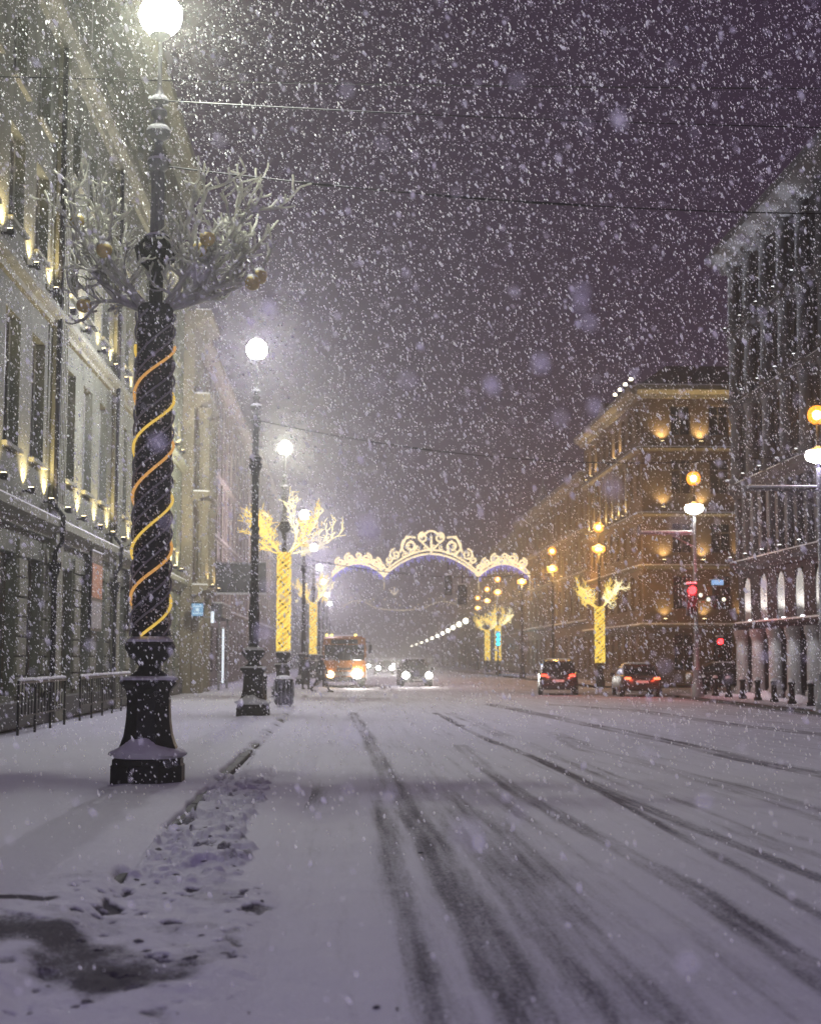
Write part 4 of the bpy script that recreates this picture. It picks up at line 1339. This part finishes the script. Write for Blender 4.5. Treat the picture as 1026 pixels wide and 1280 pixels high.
# ================================================================== BOLLARDS, BIN, KERB SNOW ON THE RIGHT
bol = empty('bollard')
MB().lathe([(.16, -.06), (.16, .08), (.11, .12), (.095, .62), (.13, .66), (.13, .72), (.08, .78)], 12).build('post', IRON, bol, True)
MB().lathe([(.125, .74), (.11, .80), (.05, .86)], 12).build('snow_cap', SNOW, bol, True)
names = ['first black bollard at the right picture edge', 'second black bollard from the right picture edge', 'third black bollard from the right picture edge', 'fourth black bollard from the right picture edge', 'fifth black bollard before the columned building', 'sixth black bollard, at the corner of the columned building', 'seventh black bollard, beside the side street', 'last black bollard of the row, near the red signal']
for i, nm in enumerate(names):
    o = bol if i == 0 else copy_tree(bol)
    o.location = (15.6, 49.4 + 2.15*i, 0)
    tag(o, nm, 'bollard', 'bollards on the right pavement')
ridge = sheet('snow_ridge', np.linspace(15.9, 17.2, 16), np.linspace(46, 64.5, 90),
      lambda X, Y, b: -0.05 + np.exp(-((X - 16.4)/.28)**2)*(.12 + .5*fbm(X*1.2, Y*.7, 3, 71)*sstep(.35, .6, fbm(X*.1, Y*.45, 2, 75))), lambda X, Y: 0*X, WALKSNOW)
tag(ridge, 'heaped snow behind the bollards on the right', kind='stuff')

t = empty('litter_bin', (-1.98, 48.4, 0), 0, 'dark slatted litter bin by the kerb before the yellow light tree', 'litter bin')
MB().lathe([(.26, .08), (.28, .12), (.29, .80), (.31, .84), (.30, .90)], 14).build('bin', IRON, t, True)
for k in range(14):
    a = 2*PI*k/14
    MB().tube([(.30*math.cos(a), .30*math.sin(a), .14), (.31*math.cos(a), .31*math.sin(a), .80)], .018, 4).build('slat', STEEL, t)
MB().lathe([(.29, .905), (.25, .98), (.08, 1.03)], 14).build('snow_cap', SNOW, t, True)
for a in (0, 2.1, 4.2):
    MB().tube([(.2*math.cos(a), .2*math.sin(a), -.05), (.2*math.cos(a), .2*math.sin(a), .1)], .03, 5).build('foot', IRON, t)
t = empty('marker_post', (-2.5, 46.6, 0), 0, 'short dark post standing left of the litter bin', 'post')
MB().lathe([(.10, -.06), (.10, .04), (.07, .08), (.06, .95), (.085, 1.0), (.05, 1.06)], 10).build('shaft', IRON, t, True)
MB().lathe([(.085, 1.03), (.05, 1.09), (.02, 1.11)], 10).build('snow_cap', SNOW, t, True)

# ================================================================== VEHICLES  (local: length along y, front at -y)
TYRE = RUBBER
RIM = principled('rim', (.25, .25, .27), .4, .7, .2, 9)
PLATE = principled('plate', (.65, .65, .68), .5, 0, .2, 12)
CHROME = principled('chrome', (.4, .4, .42), .25, .9, .2, 6)
HEAD = emitter('headlight', (1.0, .96, .88), 90)
HEAD_Y = emitter('headlight_warm', (1.0, .70, .30), 14)
TAIL = emitter('tail_light', (1.0, .06, .03), 5)
TAIL_D = emitter('tail_light_orange', (1.0, .16, .06), 4)
def wheel(t, x, y, r, w):
    s = 1 if x > 0 else -1
    o = place('wheel', bpy.data.meshes.new('wheel'), t, (x, y, r))
    m = MB()
    rings = []
    for dx, rr in ((-w/2, r*.72), (-w/2, r*.94), (-w*.35, r), (w*.35, r), (w/2, r*.94), (w/2, r*.72)):
        rings.append([(dx, rr*math.cos(2*PI*k/20), rr*math.sin(2*PI*k/20)) for k in range(20)])
    m.loft(rings)
    m.smooth = True
    me = m.mesh('tyre'); me.materials.append(TYRE)
    o.data = me
    rm = MB()
    rm.loft([[(s*w*.5, r*.70*math.cos(2*PI*k/20), r*.70*math.sin(2*PI*k/20)) for k in range(20)], [(s*(w*.5 + .012), r*.6*math.cos(2*PI*k/20), r*.6*math.sin(2*PI*k/20)) for k in range(20)], [(s*(w*.5 - .02), r*.2*math.cos(2*PI*k/20), r*.2*math.sin(2*PI*k/20)) for k in range(20)]])
    rm.build('rim', RIM, o)
def car_ring(y, w, zb, zs, zt, wt):
    """cross-section: sill, bulge, shoulder, top"""
    h = [(w*.86, zb), (w*.97, zb + .08), (w, zb + (zs-zb)*.55), (w*.97, zs), (wt, zt)]
    return [(x, y, z) for x, z in h] + [(-x, y, z) for x, z in reversed(h)]
def make_car(loc, rz, paint, label, suv=False, W=1.82, L=4.5, lights='rear', tail=None, roof_snow=True, heads=HEAD, spot=0, snowy=False):
    t = empty('car', loc, rz, label, 'car', None)
    hw = W/2
    zr = 1.62 if suv else 1.44            # roof
    zb, zs = .24, (.98 if suv else .88)
    f, b = -L/2, L/2
    body = MB().loft([
        car_ring(f, hw*.78, .34, .60, .64, hw*.6), car_ring(f+.08, hw*.9, .27, .66, .72, hw*.72), car_ring(f+.35, hw*.97, zb, .74, .80, hw*.78),
        car_ring(f+.95, hw, zb, zs-.08, zs-.02, hw*.82), car_ring(f+1.35, hw, zb, zs, zs+.04, hw*.84), car_ring(0, hw, zb, zs+.02, zs+.06, hw*.85),
        car_ring(b-1.0, hw, zb, zs+.03, zs+.06, hw*.84), car_ring(b-.35, hw*.98, zb, zs+.02, zs+.06, hw*.80), car_ring(b-.07, hw*.92, .30, zs-.03, zs+.03, hw*.76), car_ring(b, hw*.80, .36, zs-.12, zs-.04, hw*.62)])
    body.build('body', paint, t, True)
    def cr(y, z0, z1, w0, w1):
        return [(w0, y, z0), (w0*.985, y, z0 + (z1-z0)*.5), (w1, y, z1-.04), (w1*.86, y, z1), (-w1*.86, y, z1), (-w1, y, z1-.04), (-w0*.985, y, z0 + (z1-z0)*.5), (-w0, y, z0)]
    ye = b - (.12 if suv else .45)
    cab = MB().loft([cr(f+1.25, zs, zs+.07, hw*.84, hw*.80), cr(f+1.75, zs, zr-.12, hw*.86, hw*.70), cr(f+2.2, zs, zr, hw*.87, hw*.68), cr(b-1.35, zs, zr, hw*.87, hw*.68),
                     cr(b-(.5 if suv else 1.0), zs, zr-.07, hw*.86, hw*.67), cr(ye, zs, zs+.10, hw*.82, hw*.74)])
    cab.build('roof', paint, t, True)
    # glass
    y0, y1 = f+1.30, f+1.80
    g = MB().quad((-hw*.74, y0-.03, zs+.10), (hw*.74, y0-.03, zs+.10), (hw*.62, y1+.1, zr-.10), (-hw*.62, y1+.1, zr-.10))
    g.build('windscreen', GLASS, t)
    yr = b-(.5 if suv else 1.0)
    g = MB().quad((hw*.72, ye+.02, zs+.12), (-hw*.72, ye+.02, zs+.12), (-hw*.60, yr+.05, zr-.12), (hw*.60, yr+.05, zr-.12))
    g.build('rear_window', GLASS, t)
    for s in (-1, 1):
        for ya, yb in ((f+1.75, f+2.6), (f+2.68, b-1.15)):
            MB().quad((s*(hw*.865+.012), ya, zs+.05), (s*(hw*.865+.012), yb, zs+.05), (s*(hw*.70+.02), yb-.05, zr-.12), (s*(hw*.70+.02), ya+.12, zr-.12)).build('side_window', GLASS, t)
        m = place('mirror', MB().box(-.10, .10, -.06, .06, -.07, .08, .02).mesh('mirror'), t, (s*(hw+.08), f+1.6, zs+.06)); m.data.materials.append(paint)
        MB().box(s*(hw+.005)-.008, s*(hw+.005)+.008, -.25, -.10, zs-.10, zs-.06).build('door_handle', CHROME, t)
    for s in (-1, 1):
        wheel(t, s*(hw-.11), f+.82, .33 if not suv else .36, .21)
        wheel(t, s*(hw-.11), b-.82, .33 if not suv else .36, .21)
    MB().box(-hw*.80, hw*.80, f-.03, f+.1, .26, .42, .03).build('front_bumper', IRON, t)
    MB().box(-hw*.82, hw*.82, b-.08, b+.04, .30, .50, .03).build('rear_bumper', IRON, t)
    MB().box(-hw*.45, hw*.45, f-.015, f+.05, .47, .60, .01).build('grille', IRON, t)
    MB().box(-.26, .26, b+.005, b+.02, .60, .71).build('plate', PLATE, t)
    MB().box(-.26, .26, f-.05, f-.035, .33, .44).build('plate', PLATE, t)
    for s in (-1, 1):
        m = heads if lights == 'front' else GLASS
        hl = MB()
        hl.sphere((s*hw*.72, f+.03, .66), .20 if lights == 'front' else .1, 10, 8, .9)
        hl.build('headlight', m, t, True)
        m = tail if lights == 'rear' and tail else principled('dark_lens', (.15, .01, .01), .3, 0, .2, 8)
        MB().box(s*hw*.68-.15, s*hw*.68+.15, b-.12, b+.01, zs-.15, zs-.02, .03).build('tail_light', m, t)
        if lights == 'rear' and tail:
            lamp('tail_lamp', 'POINT', (s*hw*.62, b+.25, zs-.1), 14, (1, .08, .03), t, .08)
    if lights == 'rear':
        MB().box(-.35, .35, yr+.02, yr+.08, zr-.10, zr-.075).build('brake_light', principled('dark_lens', (.15, .01, .01), .3, 0, .2, 8), t)
    if roof_snow:
        MB().loft([[(-hw*.60, f+2.0, zr+.002), (hw*.60, f+2.0, zr+.002), (hw*.6, b-1.3, zr+.002), (-hw*.6, b-1.3, zr+.002)], [(-hw*.5, f+2.2, zr+.05), (hw*.5, f+2.2, zr+.05), (hw*.5, b-1.5, zr+.05), (-hw*.5, b-1.5, zr+.05)]]).build('snow_cap', SNOW, t)
    if snowy:
        MB().loft([[(-hw*.78, f+.3, .80), (hw*.78, f+.3, .80), (hw*.82, f+1.2, zs+.02), (-hw*.82, f+1.2, zs+.02)], [(-hw*.7, f+.4, .9), (hw*.7, f+.4, .9), (hw*.74, f+1.15, zs+.1), (-hw*.74, f+1.15, zs+.1)]]).build('snow_cap', SNOW, t)
    if spot:
        for s in (-1, 1):
            lamp('headlight_lamp', 'SPOT', (s*hw*.72, f-.25, .68), spot, (1, .95, .85), t, .08, (s*hw*.72, f-12, -.1), 50, .8)
    return t
BLACKP = principled('black_paint', (.012, .012, .016), .25, .2, .3, 5, spec=.6)
GREYP = principled('grey_paint', (.05, .05, .06), .3, .4, .3, 5, spec=.6)
DKRED = principled('dark_paint', (.022, .016, .02), .3, .2, .3, 5, spec=.6)
make_car((9.9, 69.3, -.11), R(180-7), BLACKP, 'black car with red tail lights driving away, left of two on the right side', True, 1.82, 4.4, 'rear', TAIL)
make_car((13.05, 66.5, -.11), R(180-4), DKRED, 'dark saloon with orange red tail lights, right of two by the kerb', False, 1.82, 4.5, 'rear', TAIL_D)
make_car((4.18, 90.2, -.11), R(2), BLACKP, 'dark oncoming car with two bright headlights in the middle of the street', True, 1.9, 4.6, 'front', None, True, HEAD, 500)
make_car((3.9, 150, -.11), R(1), BLACKP, 'distant oncoming car with dazzling headlights behind the bus', False, 1.85, 4.5, 'front', None, True, HEAD, 900)
make_car((7.2, 205, -.11), R(1), GREYP, 'far oncoming car right of the dazzling one', False, 1.85, 4.5, 'front', None, True, HEAD, 250)
make_car((3.55, 190, -.11), R(1), GREYP, 'far oncoming car left of the dazzling one, close to the bus', False, 1.85, 4.5, 'front', None, True, HEAD, 250)
make_car((20.2, 77.5, -.11), R(90), GREYP, 'snowy parked car in the side street on the right', False, 1.8, 4.4, 'none', None, True, HEAD, 0, True)

# orange bus
ORANGE = principled('orange_paint', (.42, .15, .02), .4, .05, .3, 3, spec=.4)
t = empty('bus', (-.05, 84.0, -.11), R(1), 'orange bus with bright headlights coming towards the camera on the left', 'bus')
w, h, Lb = 1.26, 2.92, 9.0
def bring(y, k, zt):
    return [(w*k, y, .38), (w*k, y, 1.2), (w*k*.985, y, 2.2), (w*k*.93, y, zt-.10), (w*k*.8, y, zt), (-w*k*.8, y, zt), (-w*k*.93, y, zt-.10), (-w*k*.985, y, 2.2), (-w*k, y, 1.2), (-w*k, y, .38)]
MB().loft([bring(0, .95, h-.12), bring(.15, 1, h-.03), bring(.6, 1, h), bring(Lb-.2, 1, h), bring(Lb, .97, h-.1)]).build('body', ORANGE, t, True)
MB().box(-1.12, 1.12, -.03, .12, 1.55, 2.42, .03).build('windscreen', GLASS, t)
MB().box(-.02, .02, -.045, -.02, 1.55, 2.42).build('windscreen_bar', IRON, t)
MB().box(-.75, .75, -.03, .1, 2.47, 2.72, .02).build('destination_board', GLASS, t)
MB().box(-1.22, 1.22, -.08, .15, .36, .62, .04).build('bumper', IRON, t)
MB().box(-1.15, 1.15, -.02, .1, .66, .92, .02).build('lower_panel', principled('bus_grey', (.12, .11, .12), .5, 0, .3, 4), t)
MB().box(-.45, .45, -.035, .1, .98, 1.12, .01).build('grille', IRON, t)
MB().sphere((.72, -.04, .80), .26, 12, 9).build('headlight', HEAD, t, True)
MB().sphere((-.78, -.04, .76), .20, 12, 9).build('headlight', HEAD_Y, t, True)
MB().box(-.62, -.40, .02, .10, 2.06, 2.34, .02).build('cab_lamp', emitter('cab_lamp', (1, .95, .85), 7), t)
o = t.children[-1]; o.location = (0, -.10, 0)
for x, m in ((-1.0, 'y'), (-.72, 'y'), (.62, 'w')):
    MB().sphere((x, .05, h+.05), .07, 8, 6).build('marker_lamp', emitter('marker_yellow', (1, .75, .15), 4), t)
for s in (-1, 1):
    MB().tube([(s*1.2, .05, 2.6), (s*1.42, -.25, 2.55), (s*1.45, -.28, 2.4)], .025, 5).build('mirror_arm', IRON, t)
    MB().box(s*1.45-.09, s*1.45+.09, -.34, -.24, 1.95, 2.42, .02).build('mirror', IRON, t)
    MB().tube([(s*.3, -.05, 1.55), (s*.75, -.05, 2.1)], .015, 4).build('wiper', IRON, t)
    for k in range(5):
        MB().box(s*1.262-.012, s*1.262+.012, .9 + 1.55*k, 2.3 + 1.55*k, 1.5, 2.3, .004).build('side_window', GLASS, t)
    wheel(t, s*1.08, 2.3, .47, .28)
    wheel(t, s*1.08, 7.0, .47, .28)
MB().loft([[(-1.0, .4, h+.002), (1.0, .4, h+.002), (1, Lb-.3, h+.002), (-1, Lb-.3, h+.002)], [(-.9, .6, h+.07), (.9, .6, h+.07), (.9, Lb-.5, h+.07), (-.9, Lb-.5, h+.07)]]).build('snow_cap', SNOW, t)
lamp('headlight_lamp', 'SPOT', (.72, -.35, .80), 900, (1, .95, .85), t, .08, (.72, -10, -.05), 60, .8)
lamp('headlight_lamp', 'SPOT', (-.78, -.35, .76), 200, (1, .75, .4), t, .08, (-.78, -10, -.05), 60, .8)

# ================================================================== PEOPLE
COAT = principled('dark_coat', (.018, .018, .026), .9, 0, .4, 10, .4, 40)
TROUS = principled('dark_trousers', (.012, .012, .016), .9, 0, .3, 10, .3, 40)
SKIN = principled('skin', (.42, .26, .19), .6, 0, .15, 12)
HAT = principled('knit_hat', (.03, .028, .04), .95, 0, .3, 30, .6, 60)
BOOT = principled('boot', (.012, .011, .011), .6, 0, .3, 10)
def person(loc, rz, stride, arm, label, H=1.0):
    t = empty('person', loc, rz, label, 'person')
    V = []; E = []; Rr = []
    def v(p, r, par=None):
        V.append(p); Rr.append(r)
        if par is not None: E.append((par, len(V)-1))
        return len(V)-1
    pel = v((0, 0, .95), (.15, .12))
    sp = v((0, -.02, 1.12), (.145, .11), pel)
    ch = v((0, -.03, 1.32), (.17, .12), sp)
    nk = v((0, -.03, 1.48), (.065, .065), ch)
    hd0 = v((0, -.05, 1.56), (.075, .085), nk)
    hd1 = v((0, -.055, 1.66), (.082, .10), hd0)
    v((0, -.04, 1.75), (.06, .075), hd1)
    for s in (-1, 1):
        sh = v((s*.19, -.02, 1.40), (.075, .075), ch)
        a = arm*s
        el = v((s*.25, -.02 - .12*a, 1.13), (.052, .052), sh)
        wr = v((s*.24, -.12 - .22*a, .90), (.036, .036), el)
        pm = v((s*.235, -.15 - .25*a, .82), (.040, .022), wr)
        for q in range(4):
            k1 = v((s*.235 - .024 + .016*q, -.165 - .27*a, .765 - .004*(q in (1, 2))), (.0095, .0095), pm)
            v((s*.232 - .024 + .016*q, -.155 - .28*a, .725 - .006*(q in (1, 2))), (.0085, .0085), k1)
        th = v((s*.195, -.175 - .24*a, .80), (.011, .011), pm)
        v((s*.19, -.185 - .25*a, .765), (.0095, .0095), th)
        d = stride*s
        hp = v((s*.10, 0, .90), (.10, .105), pel)
        kn = v((s*.10, -.22*d - .04, .50), (.066, .068), hp)
        an = v((s*.10, -.42*d + (.05 if d < 0 else 0), .10 + (.05 if d < 0 else 0)), (.045, .048), kn)
        v((s*.10, -.42*d - .16, .045 + (.0 if d > 0 else .02)), (.045, .04), an)
    me = bpy.data.meshes.new('body')
    me.from_pydata([Vector(p)*H for p in V], E, [])
    me.materials.append(TROUS)
    o = place('body', me, t)
    sk = o.modifiers.new('skin', 'SKIN')
    sk.use_smooth_shade = True
    for i, q in enumerate(me.skin_vertices[0].data):
        q.radius = (Rr[i][0]*H, Rr[i][1]*H)
        q.use_root = (i == 0)
    o.modifiers.new('sub', 'SUBSURF').levels = 1
    o.modifiers['sub'].render_levels = 2
    # knee length coat, sleeves, hat, scarf, face
    def ell(z, a, b, y=0):
        return [(a*H*math.cos(2*PI*k/16), (y + b*math.sin(2*PI*k/16))*H, z*H) for k in range(16)]
    MB().loft([ell(.58, .23, .21), ell(.75, .22, .19), ell(.98, .20, .165), ell(1.15, .19, .155, -.02), ell(1.32, .225, .165, -.03), ell(1.42, .20, .14, -.03), ell(1.49, .10, .09, -.035)]).build('coat', COAT, t, True)
    for s in (-1, 1):
        a = arm*s
        MB().tube([Vector((s*.17, -.02, 1.42))*H, Vector((s*.235, -.03 - .03*a, 1.30))*H, Vector((s*.255, -.02 - .12*a, 1.13))*H, Vector((s*.24, -.12 - .21*a, .91))*H], [.085*H, .082*H, .072*H, .058*H], 10).build('sleeve', COAT, t, True)
        d = stride*s
        MB().box(s*.10*H-.05, s*.10*H+.05, -.42*d*H-.23, -.42*d*H+.07, .0, .11, .025).build('boot', BOOT, t)
    MB().tube([Vector((.10*math.cos(q), -.04 + .10*math.sin(q), 1.50))*H for q in [2*PI*k/12 for k in range(13)]], .045*H, 6).build('scarf', HAT, t, True)
    fc = MB().sphere(Vector((0, -.075, 1.635))*H, .078*H, 12, 9, 1.2)
    fc.box(-.012*H, .012*H, -.17*H, -.14*H, 1.61*H, 1.65*H)
    fc.build('face', SKIN, t, True)
    ey = MB()
    for s in (-1, 1):
        ey.sphere(Vector((s*.03, -.148, 1.655))*H, .011*H, 6, 4)
    ey.box(-.025*H, .025*H, -.152*H, -.14*H, 1.575*H, 1.583*H)
    ey.build('features', BOOT, t)
    MB().lathe([(.118*H, 1.66*H), (.125*H, 1.70*H), (.115*H, 1.76*H), (.075*H, 1.81*H), (.02*H, 1.825*H)], 14, 0, 0, -.05*H).build('hat', HAT, t, True)
    MB().lathe([(.07*H, 1.812*H), (.02*H, 1.84*H)], 10, 0, 0, -.05*H).build('snow_cap', SNOW, t, True)
    return t
person((-1.20, 72.5, -.10), R(70), 1.0, .9, 'person in a dark coat and hat striding across the snowy kerb near the bus')
person((-1.98, 75.0, -.02), R(20), .35, .3, 'person in a dark coat standing beside the fourth lamp pedestal', .98)

# ================================================================== HAZE AND FALLING SNOW
hz = MB().box(-140, 140, -40, 900, -1.4, 24.5)
haze_mat = bpy.data.materials.new('snow_haze')
haze_mat.use_nodes = True
nt = haze_mat.node_tree
nt.nodes.clear()
ho = nt.nodes.new('ShaderNodeOutputMaterial')
pv = nt.nodes.new('ShaderNodeVolumePrincipled')
pv.inputs['Color'].default_value = (0.87, 0.86, 0.85, 1)
pv.inputs['Density'].default_value = 0.0021
pv.inputs['Anisotropy'].default_value = 0.8
nt.links.new(pv.outputs[0], ho.inputs['Volume'])
haze_mat.cycles.homogeneous_volume = True
haze = hz.build('haze', haze_mat)
tag(haze, 'pale night haze of fine snow filling the street', kind='stuff')

def flakes(n, y0, y1, shape, smin, smax, seed, elong):
    """snowflakes drifting down to the right, spread evenly through the air before the camera"""
    g = np.random.default_rng(seed)
    Y = (y0**3 + (y1**3 - y0**3)*g.random(n))**(1/3)
    X = Y*(g.uniform(-.40, .48, n)) + g.uniform(-.6, .6, n)
    Z = 1.6 + Y*(g.uniform(-.30, .60, n)) + g.uniform(-.5, .5, n)
    k = (Z > 0.0) & (X > -7.2) & ((Z > 1.2) | (g.random(n) < .55))
    X, Y, Z = X[k], Y[k], Z[k]
    n = len(X)
    s = smin*(smax/smin)**(g.random(n)**1.9)
    base = np.array(shape[0]); faces = np.array(shape[1])
    nv = len(base)
    P = base[None]*g.uniform(.7, 1.3, (n, nv, 1))
    # each clump of crystals is a little longer along its fall
    d = np.stack([g.normal(.42, .22, n), g.normal(0, .3, n), -np.ones(n)], -1)
    d /= np.linalg.norm(d, axis=1, keepdims=True)
    along = np.einsum('nvk,nk->nv', P, d)
    P = P + along[..., None]*d[:, None]*(g.uniform(.2, elong, n)[:, None, None])
    P = P*s[:, None, None] + np.stack([X, Y, Z], -1)[:, None]
    F_ = faces[None] + (np.arange(n)*nv)[:, None, None]
    return P.reshape(-1, 3), F_.reshape(-1, 3)
OCT = ([(1,0,0),(-1,0,0),(0,1,0),(0,-1,0),(0,0,1),(0,0,-1)], [(0,2,4),(2,1,4),(1,3,4),(3,0,4),(2,0,5),(1,2,5),(3,1,5),(0,3,5)])
ph = (1 + 5**.5)/2
ICO = ((np.array([(-1,ph,0),(1,ph,0),(-1,-ph,0),(1,-ph,0),(0,-1,ph),(0,1,ph),(0,-1,-ph),(0,1,-ph),(ph,0,-1),(ph,0,1),(-ph,0,-1),(-ph,0,1)])/1.9).tolist(),
       [(0,11,5),(0,5,1),(0,1,7),(0,7,10),(0,10,11),(1,5,9),(5,11,4),(11,10,2),(10,7,6),(7,1,8),(3,9,4),(3,4,2),(3,2,6),(3,6,8),(3,8,9),(4,9,5),(2,4,11),(6,2,10),(8,6,7),(9,8,1)])
sets = [flakes(90, .9, 2.4, ICO, .0040, .0085, 7, .6), flakes(600, 1.5, 5.0, ICO, .0018, .0050, 1, .9), flakes(20000, 4.5, 13.0, OCT, .0016, .0072, 2, 2.4), flakes(175000, 11.0, 32.0, OCT, .0028, .0115, 3, 2.6)]
V = []; Fs_ = []; off = 0
for p, f in sets:
    V.append(p); Fs_.append(f + off); off += len(p)
V = np.concatenate(V); Fc = np.concatenate(Fs_)
me = bpy.data.meshes.new('falling_snow')
me.vertices.add(len(V)); me.vertices.foreach_set('co', V.ravel())
me.loops.add(Fc.size); me.loops.foreach_set('vertex_index', Fc.ravel())
me.polygons.add(len(Fc)); me.polygons.foreach_set('loop_start', np.arange(0, Fc.size, 3))
me.update()
FLAKE = bpy.data.materials.new('snowflake')
FLAKE.use_nodes = True
nt = FLAKE.node_tree
nt.nodes.clear()
fo = nt.nodes.new('ShaderNodeOutputMaterial')
fd = nt.nodes.new('ShaderNodeBsdfDiffuse'); fd.inputs['Color'].default_value = (.9, .9, .93, 1)
ft = nt.nodes.new('ShaderNodeBsdfTranslucent'); ft.inputs['Color'].default_value = (.85, .85, .9, 1)
fm = nt.nodes.new('ShaderNodeAddShader')
nt.links.new(fd.outputs[0], fm.inputs[0]); nt.links.new(ft.outputs[0], fm.inputs[1]); nt.links.new(fm.outputs[0], fo.inputs['Surface'])
me.materials.append(FLAKE)
snow = bpy.data.objects.new('falling_snow', me)
col.objects.link(snow)
tag(snow, 'dense snowflakes falling through the lamplight', kind='stuff')
